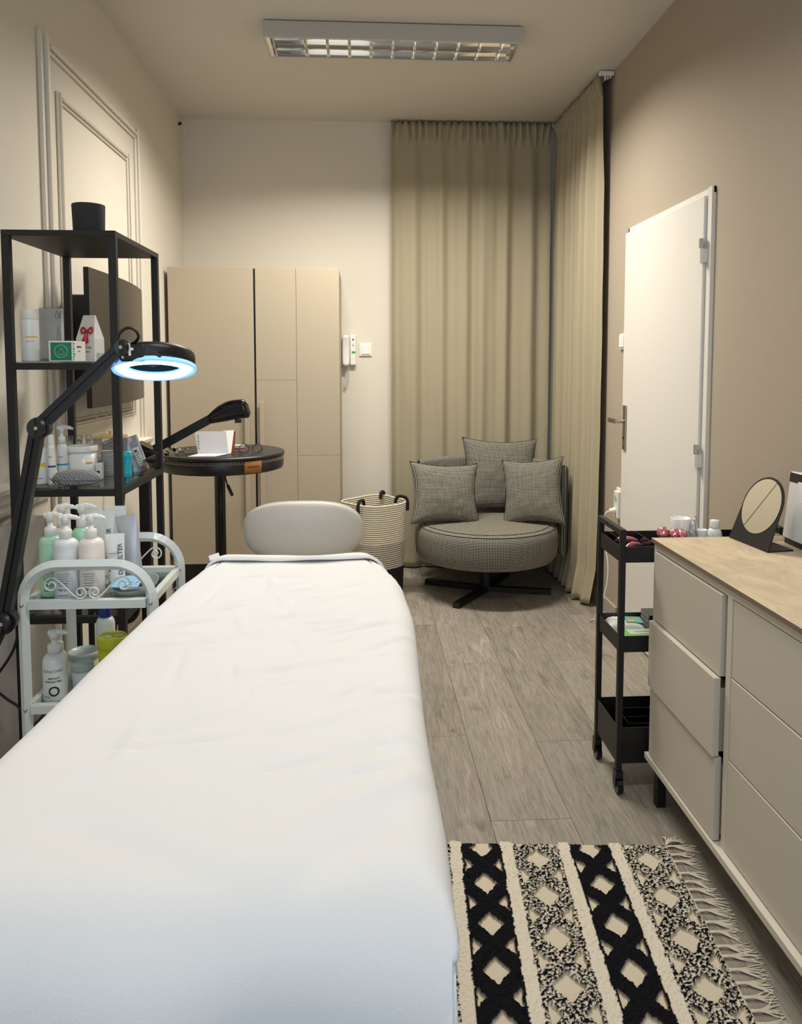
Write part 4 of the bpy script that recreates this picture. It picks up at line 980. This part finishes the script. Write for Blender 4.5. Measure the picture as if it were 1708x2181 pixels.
T = thing('bed_cover', (-.195, 1.43, BZ), 'large white cotton cover draped over the treatment bed', 'bed cover')
o = MB().grid(cover, 190, 260).build('sheet', 'sheet', T, fix=False); solidify(o, .006, 1)
# turned-back band at the head end
def band(u, v):
    y = 1.985+.085*v; mid, half = bed_mid(y)
    t = (2*u-1)*(half+.10); ox, dx = edge(t, half+.004, .05, .2)
    return (mid+ox, y+.008*math.sin(u*9)-.05*dx, BZ+.012-dx+.004*noise.noise((u*6, v*2, 2))-(.045*v**3))
o = MB().grid(band, 80, 10).build('turned_band', 'sheet', T, fix=False); solidify(o, .006, 1)
MB().tube([V(*band(k/60, 0))+V(0, -.001, .002) for k in range(61)], .0045, 6).build('piped_hem', 'sheet', T)
MB().box(-.010, .018, -.010, .010, 0, .0012, 0, Matrix.Translation((-.405, 2.035, .842)) @ Euler((.5, -.25, .3)).to_matrix().to_4x4()).build('care_label', 'paper', T)
MB().tube([V(-.07+.09*k/20, 2.022+.004*math.sin(k*1.3), BZ+.0195+.0012*math.sin(k)) for k in range(21)], .0008, 4).build('stitched_line', 'thread', T)

# ================================================================== WHITE TROLLEY
TX0, TX1, TY0, TY1 = -.805, -.505, 1.80, 2.085
T = thing('white_trolley', (TX0/2+TX1/2, TY0/2+TY1/2, 0), 'white metal trolley with scroll ends between the shelf and bed', 'trolley')
def endframe(y):
    r = .085; P = [V(TX0, y, .06), V(TX0, y, .30), V(TX0, y, .55), V(TX0, y, .89-r)]+arc((TX0+r, .89-r), r, PI, PI/2, 8, 0, 2, y)[1:]+arc((TX1-r, .89-r), r, PI/2, 0, 8, 0, 2, y)+[V(TX1, y, .55), V(TX1, y, .06)]
    return MB().tube(P, .0135, 4).build('end_frame', 'white_metal', T)
for y in (TY0, TY1):
    fr = endframe(y)
    for zz in (.80, .545):
        for x in (TX0, TX1): MB().sphere((x, y-.011, zz-.003), .005, 8).build('bolt', 'chrome', fr)
    cxm = (TX0+TX1)/2
    for sg in (-1, 1):
        def sp(c, r0, r1, a0_, a1_, n=36): return [V(cxm+sg*(c[0]+(r0+(r1-r0)*k/n)*math.cos(math.radians(a0_+(a1_-a0_)*k/n))), y, c[1]+(r0+(r1-r0)*k/n)*math.sin(math.radians(a0_+(a1_-a0_)*k/n))) for k in range(n+1)]
        big = sp((.084, .842), .005, .019, -360, 140); sm = sp((.0165, .823), .0145, .005, 285, -190)
        S = big+smooth_path([big[-1], V(cxm+sg*.055, y, .840), V(cxm+sg*.034, y, .818), sm[0]], 8)[1:-1]+sm
        MB().tube(S, .0022, 6).build('scroll', 'white_metal', fr)
for zz, nm in ((.80, 'a'), (.545, 'b'), (.20, 'c')):
    m = MB(); m.box(TX0+.013, TX1-.013, TY0-.010, TY0+.010, zz-.014, zz+.006); m.box(TX0+.013, TX1-.013, TY1-.010, TY1+.010, zz-.014, zz+.006); m.box(TX0-.002, TX0+.013, TY0+.010, TY1-.010, zz-.014, zz+.006); m.box(TX1-.013, TX1+.002, TY0+.010, TY1-.010, zz-.014, zz+.006)
    m.build('shelf_frame', 'white_metal', T)
    MB().box(TX0+.014, TX1-.014, TY0+.011, TY1-.011, zz-.012, zz-.007).build('glass_shelf', 'glass', T)
for x in (TX0, TX1):
    for y in (TY0, TY1): MB().cyl((x-.010, y, .026), (x+.010, y, .026), .025, n=18).cyl((x, y, .03), (x, y, .06), .008).build('castor', 'black_plastic', T)
zt = .7935
bl = [('500 ml', .0080, .030, 'ink', 0)]+[('=', .020+.004*(k % 3), .040+.0055*k, 'ink' if k < 2 else 'grey_ink', .001) for k in range(6)]+[('=', .024, .084, 'ink', 0), ('=', .018, .081, 'ink', 0), ('=', .022, .016, 'ink', 0)]
bottle('pump_bottle', 'mint green pump bottle at the front of the white trolley', (-.772, 1.886, zt), .0270, .148, 'green_clear', 'pump', 'white', pdir=.1, sh=.015, neck=.46, capr=.014, lines=bl)
bottle('pump_bottle', 'milky white pump bottle at the trolley front beside the mint one', (-.720, 1.846, zt), .0285, .150, 'milky', 'pump', 'white', pdir=.15, sh=.015, neck=.46, capr=.014, lines=bl)
bottle('pump_bottle', 'cream white pump bottle at the trolley front, right of the milky one', (-.660, 1.848, zt), .0290, .150, 'cream_plastic', 'pump', 'white', pdir=.1, sh=.015, neck=.46, capr=.014, lines=bl)
bottle('pump_bottle', 'white pump bottle in the back row of the trolley behind the mint bottle', (-.764, 1.942, zt), .024, .158, 'milky', 'pump', 'white', pdir=.2)
bottle('pump_bottle', 'pale mint pump bottle in the back row of the trolley behind the milky one', (-.712, 1.932, zt), .024, .160, 'green_clear', 'pump', 'white', pdir=.3)
def squeeze(label, c, w, h, rz, ry, mat='white_s', words=None, dots=False, rxx=0):
    T = thing('cream_tube', c, label, 'tube')
    Mx = Matrix.Translation(c) @ Matrix.Rotation(rz, 4, 'Z') @ Matrix.Rotation(rxx, 4, 'X') @ Matrix.Rotation(ry, 4, 'Y')
    def fn(u, v):
        a = 2*PI*u; t = v; d = .017*(1-t)+.0008*t; ww = w/2*(.80+.20*t)
        return Mx @ V(ww*math.copysign(abs(math.cos(a))**.9, math.cos(a)), d*math.sin(a), .024+(h-.024)*t)
    MB().grid(fn, 28, 14).build('tube_body', mat, T)
    MB().cyl(Mx @ V(0, 0, .0), Mx @ V(0, 0, .0245), .016, n=20).build('cap', 'white', T)
    r3 = Mx.to_3x3()
    if words: text('lettering', words, .0165, tuple(Mx @ V(w*.30, -.0105, h*.56)), (r3 @ V(0, .07, 1), r3 @ V(-1, 0, 0)), 'ink', T)
    if dots:
        MB().box(-.016, -.002, -.0118, -.0105, h*.42, h*.42+.006, 0, Mx).build('label_band', 'mint_band', T); MB().box(.000, .012, -.0118, -.0105, h*.46, h*.46+.006, 0, Mx).build('label_band', 'yellow_band', T)
        MB().box(-.014, -.003, -.0116, -.0105, h*.35, h*.35+.003, 0, Mx).build('print_line', 'ink', T); MB().box(-.012, .010, -.0104, -.0095, h*.66, h*.66+.0015, 0, Mx).build('print_line', 'grey_ink', T)
squeeze('tall white cream tube at the back of the trolley beside the shelf post', (-.655, 2.020, zt), .058, .195, -.1, -.02, words='DR.BELTER', rxx=-.03)
squeeze('white cream tube standing behind the pump bottles on the trolley', (-.680, 1.975, zt), .060, .190, .05, .02, words='DR.BELTER', rxx=-.03)
squeeze('plain white cream tube at the trolley back behind the pale mint bottle', (-.716, 2.010, zt), .058, .194, .1, 0)
squeeze('silvery foil tube leaning at the right end of the trolley bottles', (-.598, 1.985, zt), .056, .178, .0, -.12, 'silver')
squeeze('white cream tube with green and yellow marks on the trolley', (-.622, 1.915, zt), .050, .145, .0, -.03, words='DR.BELTER', dots=True)
T = thing('instrument_tray', (-.568, 1.90, zt), 'grey oval tray of small supplies on the trolley top', 'tray')
MB().lathe([(0, 0), (.040, 0), (.047, .024), (.050, .026), (.0485, .022), (.039, .003), (0, .003)], (-.570, 1.895, zt), 36, 1.05, 1.75).build('tray_body', 'tray_grey', T)
T = thing('face_mask', (-.59, 1.875, zt+.026), 'pale blue disposable face mask lying across the grey tray', 'mask')
def fm(u, v): return (-.618+.07*u, 1.835+.095*v, zt+.0285+.006*math.sin(v*PI)+.0015*math.sin(v*40))
solidify(MB().grid(fm, 12, 40).build('mask_fabric', 'sky', T, fix=False), .0015, 1)
T = thing('cotton_swab', (-.56, 1.85, zt+.03), 'white cotton swab lying on the grey tray', 'swab')
MB().cyl((-.575, 1.835, zt+.036), (-.545, 1.89, zt+.034), .0012, n=8).sphere((-.575, 1.835, zt+.036), .004, 8).build('stick', 'paper', T)
T = thing('amber_ampoule', (-.56, 1.865, zt+.026), 'brown ampoule lying on the grey tray', 'ampoule')
MB().cyl((-.575, 1.86, zt+.0285), (-.542, 1.87, zt+.0285), .0065, n=14).cyl((-.542, 1.87, zt+.0285), (-.533, 1.873, zt+.0285), .003, n=10).build('glass', 'brown_glass', T)
# lower shelf of the trolley
zl = .5385
T = bottle('pump_bottle', 'white pump bottle with black lettering on the trolley lower shelf', (-.762, 1.862, zl), .0285, .115, 'white_s', 'pump', 'white', pdir=.1, neck=.42, lines=[('CLINICCARE', .0088, .078, 'grey_ink', .004), ('INSTANT', .0066, .060, 'ink', .008), ('PAINLESS PEEL', .0062, .052, 'ink', .006), ('250 ml', .006, .014, 'grey_ink', -.010)])
def rg_(u, v): a = FR+.30+.0*u; t = 2*PI*u; rr = .0085+.004*v; aa = FR+.25+(rr*math.cos(t))/.0285; return (-.762+.0291*math.cos(aa), 1.862+.0291*math.sin(aa), zl+.028+rr*math.sin(t))
MB().grid(rg_, 24, 1).build('round_logo', 'ink', T, fix=False)
bottle('lotion_bottle', 'white bottle with barcode hidden behind the lettered pump bottle', (-.776, 1.925, zl), .0200, .095, 'white_s', 'screw', 'white', band=[(.018, .016, 'ink', FR-.9, FR-.5)])
jar('cream_jar', 'wide jar with flat grey lid on the trolley lower shelf', (-.740, 1.995, zl), .0400, .068, .016, 'milky', 'grey_lid')
jar('cream_jar', 'small jar with grey lid in front of the wide jar', (-.715, 1.915, zl), .0260, .066, .016, 'milky', 'grey_lid')
bottle('lotion_bottle', 'white bottle with navy cap at the back of the trolley lower shelf', (-.700, 2.048, zl), .0245, .140, 'milky', 'screw', 'blue_cap', neck=.60, capr=.0165, caph=.028, lines=[('GEL', .008, .085, 'ink', -.004), ('=', .016, .074, 'ink', -.006), ('=', .018, .066, 'ink', -.004)], band=[(.036, .016, 'blue_print', FR-1.2, FR+1.2)])
T = jar('cream_jar', 'acid yellow lidded tub on the trolley lower shelf', (-.655, 1.965, zl), .0365, .118, .026, 'yellow', 'yellow')
MB().box(-.672, -.656, 1.952, 1.968, zl+.1175, zl+.1182).build('label', 'paper', T); MB().box(-.650, -.628, 1.962, 1.974, zl+.1175, zl+.1182).build('label', 'paper', T)

# ================================================================== BLACK TROLLEY
KX0, KX1, KY0, KY1 = .803, 1.330, 2.262, 2.492
T = thing('black_trolley', ((KX0+KX1)/2, (KY0+KY1)/2, 0), 'slim black three-tier trolley on castors behind the dresser', 'trolley')
for x in (KX0, KX1-.018):
    for y in (KY0, KY1-.018): MB().box(x, x+.018, y, y+.018, .072, .850, .001, seg=1).build('post', 'black_metal', T)
for x in (KX0, KX1-.018): MB().box(x, x+.018, KY0+.018, KY1-.018, .832, .850, .001, seg=1).build('handle_bar', 'black_metal', T)
for z0, z1_ in ((.745, .795), (.458, .510), (.095, .212)):
    m = MB(); a, b, c, d = KX0+.004, KX1-.004, KY0+.004, KY1-.004; t = .003
    m.box(a, b, c, c+t, z0, z1_); m.box(a, b, d-t, d, z0, z1_); m.box(a, a+t, c+t, d-t, z0, z1_); m.box(b-t, b, c+t, d-t, z0, z1_); m.box(a+t, b-t, c+t, d-t, z0, z0+t)
    m.build('tray', 'black_metal', T)
for x in (KX0+.009, KX1-.009):
    for y in (KY0+.009, KY1-.009):
        cs = MB().box(x-.012, x+.012, y-.014, y+.014, .050, .0715).box(x-.013, x-.010, y-.012, y+.012, .022, .05).box(x+.010, x+.013, y-.012, y+.012, .022, .05).build('castor_fork', 'black_plastic', T)
        MB().cyl((x-.009, y-.006, .024), (x+.009, y-.006, .024), .024, n=24).build('wheel', 'black_gloss', cs)
zk = .7485
def openbox(label, x0, x1, y0, y1, z, h, name='acrylic_box'):
    T = thing(name, ((x0+x1)/2, (y0+y1)/2, z), label, 'box'); m = MB(); t = .002; z += .0005
    m.box(x0, x1, y0, y0+t, z, z+h); m.box(x0, x1, y1-t, y1, z, z+h); m.box(x0, x0+t, y0+t, y1-t, z, z+h); m.box(x1-t, x1, y0+t, y1-t, z, z+h); m.box(x0+t, x1-t, y0+t, y1-t, z, z+t)
    m.build('box_wall', 'acrylic', T); return T
openbox('clear plastic box holding pink tools on the black trolley top', .825, .915, 2.30, 2.45, zk, .055)
for i, (x, y, a) in enumerate(((.86, 2.34, .3), (.885, 2.37, .6), (.87, 2.40, .1))):
    T = thing('nail_tool', (x, y, zk+.004), ['pink handled tool nearest the camera in the clear box', 'pink handled tool in the middle of the clear box', 'pink handled tool at the far side of the clear box'][i], 'tool', 'pink tools in the clear box')
    P = [V(x, y, zk+.010+.012*i)+V(math.cos(a)*t*.04, math.sin(a)*t*.03, .008*math.cos(t*1.5)) for t in [-1+.2*k for k in range(11)]]
    MB().tube(P, [.003, .006, .008, .009, .009, .008, .007, .006, .006, .004, .002], 10).build('handle', 'pink', T)
for i, (x, y, z_) in enumerate(((.966, 2.335, .008), (1.003, 2.33, .004), (1.026, 2.325, .0))):
    T = thing('foil_scrunchie', (x, y, zk), ['pink metallic foil roll on the black trolley, left of three', 'pink metallic foil roll on the black trolley, middle of three', 'pink metallic foil roll on the black trolley, right of three'][i], 'roll', 'pink foil rolls')
    def lump(u, v, x=x, y=y, z_=z_, i=i):
        a, b = 2*PI*u, PI*v; r = .016*(1+.28*noise.noise((math.cos(a)*2, math.sin(a)*2, v*4+i*3))); return (x+r*math.cos(a)*math.sin(b)*1.1, y+r*math.sin(a)*math.sin(b), zk+.066+z_+r*math.cos(b)*1.2)
    MB().grid(lump, 22, 14).build('foil', 'pink', T)
    MB().cyl((x, y, zk+.0005), (x, y, zk+.058+z_), .012, .010, 14).build('stem', 'pink', T)
T = thing('ring_cup', (1.058, 2.41, zk), 'wide white cup with dark inside on the black trolley', 'cup')
MB().lathe([(0, 0), (.026, 0), (.031, .01), (.033, .104), (.032, .106), (.029, .106), (.026, .05), (0, .05)], (1.058, 2.41, zk), 32).build('cup_body', 'white_s', T)
for i, (x, y, h) in enumerate(((1.068, 2.335, .110), (1.090, 2.375, .116))):
    T = thing('dropper_bottle', (x, y, zk), ['clear bottle with red cap, nearer of two on the black trolley', 'clear bottle with red cap, farther of two on the black trolley'][i], 'bottle')
    MB().lathe([(0, 0), (.010, 0), (.011, .003), (.011, h-.03), (.006, h-.012), (.0045, h), (0, h)], (x, y, zk), 20).build('body', 'silver', T)
    MB().lathe([(0, h-.014), (.0048, h-.014), (.0042, h), (.0036, h+.002), (0, h+.002)], (x, y, zk), 18).build('cap', 'red_cap', T)
for i, x in enumerate((1.030, 1.052)):
    T = thing('wire_loop', (x, 2.30, zk), ['metal loop clip on the black trolley, left of two', 'metal loop clip on the black trolley, right of two'][i], 'clip', 'metal loop clips')
    MB().tube([V(x-.010, 2.30, zk+.002), V(x-.010, 2.30, zk+.075)]+[V(x-.010*math.cos(t), 2.30, zk+.075+.012*math.sin(t)) for t in [PI*k/10 for k in range(1, 10)]]+[V(x+.010, 2.30, zk+.075), V(x+.010, 2.30, zk+.002)], .0014, 6).build('wire', 'chrome', T)
jar('cream_jar', 'small white pot on the black trolley between the red caps and white bottle', (1.096, 2.335, zk), .0165, .083, .028, 'white_s', 'white')
bottle('lotion_bottle', 'squat white screw-top bottle on the black trolley beside the mirror', (1.142, 2.345, zk), .0240, .085, 'white_s', 'screw', 'white', neck=.50, capr=.0155, caph=.024, sh=.03)
# middle tray: wet wipes and books
zm = .4615
def pillow(label, c, w, d, h, mat, rz, nm='wipes_pack', cat='wipes'):
    T = thing(nm, c, label, cat)
    Mx = Matrix.Translation(c) @ Matrix.Rotation(rz, 4, 'Z')
    def fn(sg):
        def g(u, v):
            a, b = 2*u-1, 2*v-1; p = max(0, (1-a**4)*(1-b**6))**.5
            return Mx @ V(a*w/2, b*d/2, h/2+sg*h/2*p+.0012*noise.noise((u*12, v*12, sg))*(1 if sg > 0 else 0))
        return g
    MB().grid(fn(1), 18, 18).grid(fn(-1), 18, 18).build('film_pack', mat, T)
    return T, Mx
T, Mx = pillow('lime green wet wipes pack at the front of the middle trolley tray', (.885, 2.325, zm), .13, .09, .040, 'lime', .05)
MB().box(-.03, .055, -.02, .022, .0400, .0412, .0003, Mx, 1).build('lid_label', 'paper', T)
MB().box(-.01, .045, -.004, -.001, .0412, .0414, 0, Mx).build('print_line', 'ink', T)
T, Mx = pillow('white and teal wet wipes pack lying on the middle trolley tray', (.880, 2.425, zm), .12, .095, .046, 'paper', -.15)
MB().box(.00, .055, -.03, .03, .0455, .0470, .0003, Mx, 1).build('print', 'teal', T)
MB().box(.005, .03, -.02, -.005, .0470, .0476, 0, Mx).build('print', 'yellow_band', T)
for i in range(4):
    T = thing('booklet', (.985+.004*i, 2.43, zm+.012*i), 'dark paperback in the pile on the middle trolley tray, %s' % ['bottom', 'second from bottom', 'third from bottom', 'top'][i], 'book', 'dark books on the trolley')
    MB().box(.955, 1.055, 2.40, 2.478, zm+.0165*i+.0003, zm+.0165*i+.016, .001, seg=1).build('cover', 'dark_band', T)
    MB().box(.9535, .9549, 2.403, 2.475, zm+.0165*i+.002, zm+.0165*i+.014).build('pages', 'grey_ink', T)
zb = .0985
openbox('clear acrylic box in the deep bottom tray, the larger one', .850, .985, 2.290, 2.400, zb, .115)
openbox('low clear acrylic box in the bottom tray at the back', .85, .98, 2.405, 2.48, zb, .080)

# ================================================================== DRESSER
DX0, DX1, DY0, DY1, DZ = .900, 1.345, 1.29, 2.235, .830
T = thing('dresser', ((DX0+DX1)/2, (DY0+DY1)/2, 0), 'beige six-drawer dresser on black legs at the right wall', 'dresser')
MB().box(DX0-.008, DX1, DY0-.004, DY1+.004, DZ-.012, DZ, .0006, seg=1).build('worktop', 'stone', T)
m = MB(); m.box(DX0-.0092, DX0-.008, DY0-.004, DY1+.004, DZ-.012, DZ-.0006); m.box(DX0-.008, DX1, DY1+.004, DY1+.0052, DZ-.012, DZ-.0006); m.build('edge_band', 'edge', T)
m = MB(); m.box(DX0, DX1, DY1-.018, DY1, .15, DZ-.0125); m.box(DX0, DX1, DY0, DY0+.018, .15, DZ-.0125); m.box(DX0, DX1, DY0+.018, DY1-.018, DZ-.034, DZ-.0125); m.box(DX0-.018, DX1, DY0, DY1, .132, .1495)
m.box(DX0, DX1, 1.745, 1.768, .15, DZ-.034); m.box(DX1-.01, DX1, DY0+.018, DY1-.018, .15, DZ-.034)
m.build('carcass', 'dresser_light', T)
MB().box(DX0+.035, DX1-.012, DY0+.020, 1.744, .152, DZ-.036).box(DX0+.035, DX1-.012, 1.787, DY1-.020, .152, DZ-.036).build('drawer_box', 'black_plastic', T)
for k, (za, zz, pull) in enumerate(((.582, .792, .006), (.374, .579, .020), (.153, .371, .012))):
    MB().box(DX0-pull, DX0+.018-pull, 1.787, DY1-.020, za, zz, .0012, seg=1).box(DX0+.019-pull, DX0+.20, 1.795, DY1-.028, za+.01, zz-.03).build('drawer', 'dresser', T)
for za, zz, pull in ((.600, .792, 0), (.392, .597, .0015), (.153, .389, .003)):
    MB().box(DX0+.002-pull, DX0+.018, DY0+.020, 1.743, za, zz, .0012, seg=1).build('drawer', 'dresser', T)
for x in (DX0+.002, DX1-.06):
    for y in (DY0+.03, DY1-.06): MB().box(x, x+.028, y, y+.028, 0, .132, .001, seg=1).build('leg', 'black_metal', T)
# mirror
T = thing('table_mirror', (1.13, 2.12, DZ), 'round tilted mirror in a bent black metal stand on the dresser', 'mirror')
MM = Matrix.Translation((1.140, 2.132, DZ)) @ Matrix.Rotation(math.radians(-85), 4, 'Z')
# local frame: +X along the stand's width, -Y the face, tilt backwards
tl = math.radians(20)
def mp(x, s, off=0.0): return MM @ V(x, s*math.sin(tl)+off*math.cos(tl), .004+s*math.cos(tl)-off*math.sin(tl))
hwid = .096; RM = .088; sc_ = .118; 
poly = []
nn = 28
for k in range(nn+1):
    a = -.12+(PI+.24)*k/nn; poly.append((RM*1.03*math.cos(a), sc_+RM*1.03*math.sin(a)))
poly = [(hwid, 0)]+poly+[(-hwid, 0)]
n = len(poly)
vs = [mp(x, s) for x, s in poly]+[mp(x, s, .004) for x, s in poly]
MB().add(vs, [list(range(n)), list(range(2*n-1, n-1, -1))]+[[i, (i+1) % n, n+(i+1) % n, n+i] for i in range(n)]).build('stand_plate', 'black_metal', T)
P = [(hwid, 0), (-hwid, 0), (-hwid*.93, .085), (hwid*.93, .085)]
MB().prism([MM @ V(x, y, .0005) for x, y in P], (0, 0, .004)).build('stand_foot', 'black_metal', T)
MB().add([mp(RM*.955*math.cos(2*PI*k/48), sc_+RM*.955*math.sin(2*PI*k/48), -.0012) for k in range(48)], [list(range(48))]).build('mirror_glass', 'mirror', T)
# white appliance with dark band
T = thing('white_panel_box', (1.29, 2.0, DZ), 'white upright box with a dark top band at the back of the dresser', 'box')
Mw = Matrix.Translation((1.262, 2.165, DZ+.0005)) @ Matrix.Rotation(math.radians(6), 4, 'Y')
MB().box(.004, .052, -.42, -.010, 0, .016, 0, Matrix.Translation((1.262, 2.165, DZ+.0005))).build('foot', 'black_plastic', T)  # block for the feet, black to stand in for the shadow beneath
MB().box(0, .040, -.44, 0, .017, .215, .002, Mw, 1).build('panel', 'white', T)
MB().box(-.0012, -.0002, -.44, -.001, .185, .212, 0, Mw).build('dark_band', 'dark_band', T)
MB().box(-.008, -.0014, -.44, -.055, .019, .190, .001, Mw, 1).build('front_panel', 'white_s', T)
T = thing('plastic_wrap', (1.27, 2.20, DZ), 'crumpled clear plastic wrap on the dresser behind the mirror', 'wrap')
def cw(u, v): return (1.235+.055*u, 2.175+.050*v, DZ+.003+.016*abs(noise.noise((u*5, v*5, 3)))+.010*math.sin(PI*u)*math.sin(PI*v))
MB().grid(cw, 14, 14, False).build('film', 'acrylic', T, fix=False)

# ================================================================== RUG
RO = V(.858, 1.992, 0); ra = math.radians(-4.4)
RX = V(math.cos(ra), math.sin(ra), 0)*-1; RY = V(-math.sin(ra), math.cos(ra), 0)*-1    # u leftwards from the fringe, v towards the camera
T = thing('rug', (.5, 1.5, 0), 'black and cream tufted rug with diamond stripes and fringe on the floor', 'rug')
colsp = []
u_ = .008
seq = [('s', .128), ('c', .032), ('b', .112), ('c', .032)]*3
for kd, w in seq: colsp.append((kd, u_, u_+w)); u_ += w
CREAM, BLACK = lin(206, 194, 173)[:3], lin(20, 20, 24)[:3]; TUFT = lin(216, 206, 188)[:3]
def rugpat(u, v):
    wob = .0045*noise.noise((u*45, v*45, 1))+.002*noise.noise((u*130, v*130, 2))
    uu = u+wob; vv = v+.004*noise.noise((u*40, v*40, 9))
    for i, (kd, a, b) in enumerate(colsp):
        if a <= uu < b:
            if kd == 'c':
                return TUFT, .011+.003*noise.noise((u*150, v*150, 3))
            A_ = abs((uu-(a+b)/2)/((b-a)/2)); B_ = abs(((vv+.02*(i % 4))/.142 % 1)*2-1)
            inside = (A_+B_ < .56) or ((1-A_)+(1-B_) < .52 and (1-A_) > .13) or (kd == 's' and (.80 > A_+B_ > 2))
            if kd == 's': inside = (A_+B_ < .60) or ((1-A_)+(1-B_) < .62 and (1-A_) > .16)
            if v < .012: inside = True
            if inside: return CREAM, .004+.0006*noise.noise((u*220, v*220, 5))
            h = .012+.004*noise.noise((u*170, v*170, 7))
            if kd == 'b': return BLACK, h
            n_ = noise.noise((u*150+60*v, v*190-40*u, 11))
            return (BLACK if n_ > -.06 else TUFT), h+.003*n_
    return CREAM, .004
NU, NV = 290, 300; UW, VW = .80, .78
vs, cs = [], []
for i in range(NU+1):
    for j in range(NV+1):
        u, v = UW*i/NU, VW*j/NV; c, h = rugpat(u, v)
        if i in (0, NU) or j in (0, NV): h = .0005
        e = .0015*math.sin(u*40) if j == 0 else 0
        p = RO+RX*u+RY*(v+e); vs.append((p.x, p.y, h+.0005)); cs.append(c)
mr_ = MB().add(vs, [[i*(NV+1)+j, (i+1)*(NV+1)+j, (i+1)*(NV+1)+j+1, i*(NV+1)+j+1] for i in range(NU) for j in range(NV)], False)
ro = mr_.build('pile', 'rug', T, fix=True)
ca = ro.data.color_attributes.new('Col', 'FLOAT_COLOR', 'POINT')
for k, c in enumerate(cs): ca.data[k].color = (c[0], c[1], c[2], 1)
random.seed(5)
for k in range(20):
    v = .004+.036*k+random.uniform(-.006, .006); m = MB(); sw = random.uniform(-.3, .3); L_ = random.uniform(.060, .085)
    for s in range(7):
        o_ = (s-3)*.0022
        P = [RO+RX*.004+RY*(v+o_*.5)+V(0, 0, .005), RO-RX*.016+RY*(v+o_*.3)+V(0, 0, .0065), RO-RX*.034+RY*(v+o_*1.2+.010*sw)+V(0, 0, .004),
             RO-RX*(.034+(L_-.034)*.5)+RY*(v+o_*2.2+.022*sw+random.uniform(-.003, .003))+V(0, 0, .0025), RO-RX*(L_+random.uniform(-.008, .006))+RY*(v+o_*3+.034*sw+random.uniform(-.006, .006))+V(0, 0, .0018)]
        m.tube(smooth_path(P, 4), .0014, 4)
    m.build('tassel', 'yarn', T)
m = MB()
for s in range(16):
    a = random.uniform(.2, 1.5); P = [RO+V(-.005, -.004, .008), RO+V(.012*math.cos(a), .012*math.sin(a), .014), RO+V(.032*math.cos(a)+random.uniform(-.006, .006), .030*math.sin(a), .010), RO+V(.055*math.cos(a)+random.uniform(-.01, .01), .048*math.sin(a)+random.uniform(-.01, .01), .0025)]
    m.tube(smooth_path(P, 4), .0015, 4)
m.build('corner_tassel', 'yarn', T)
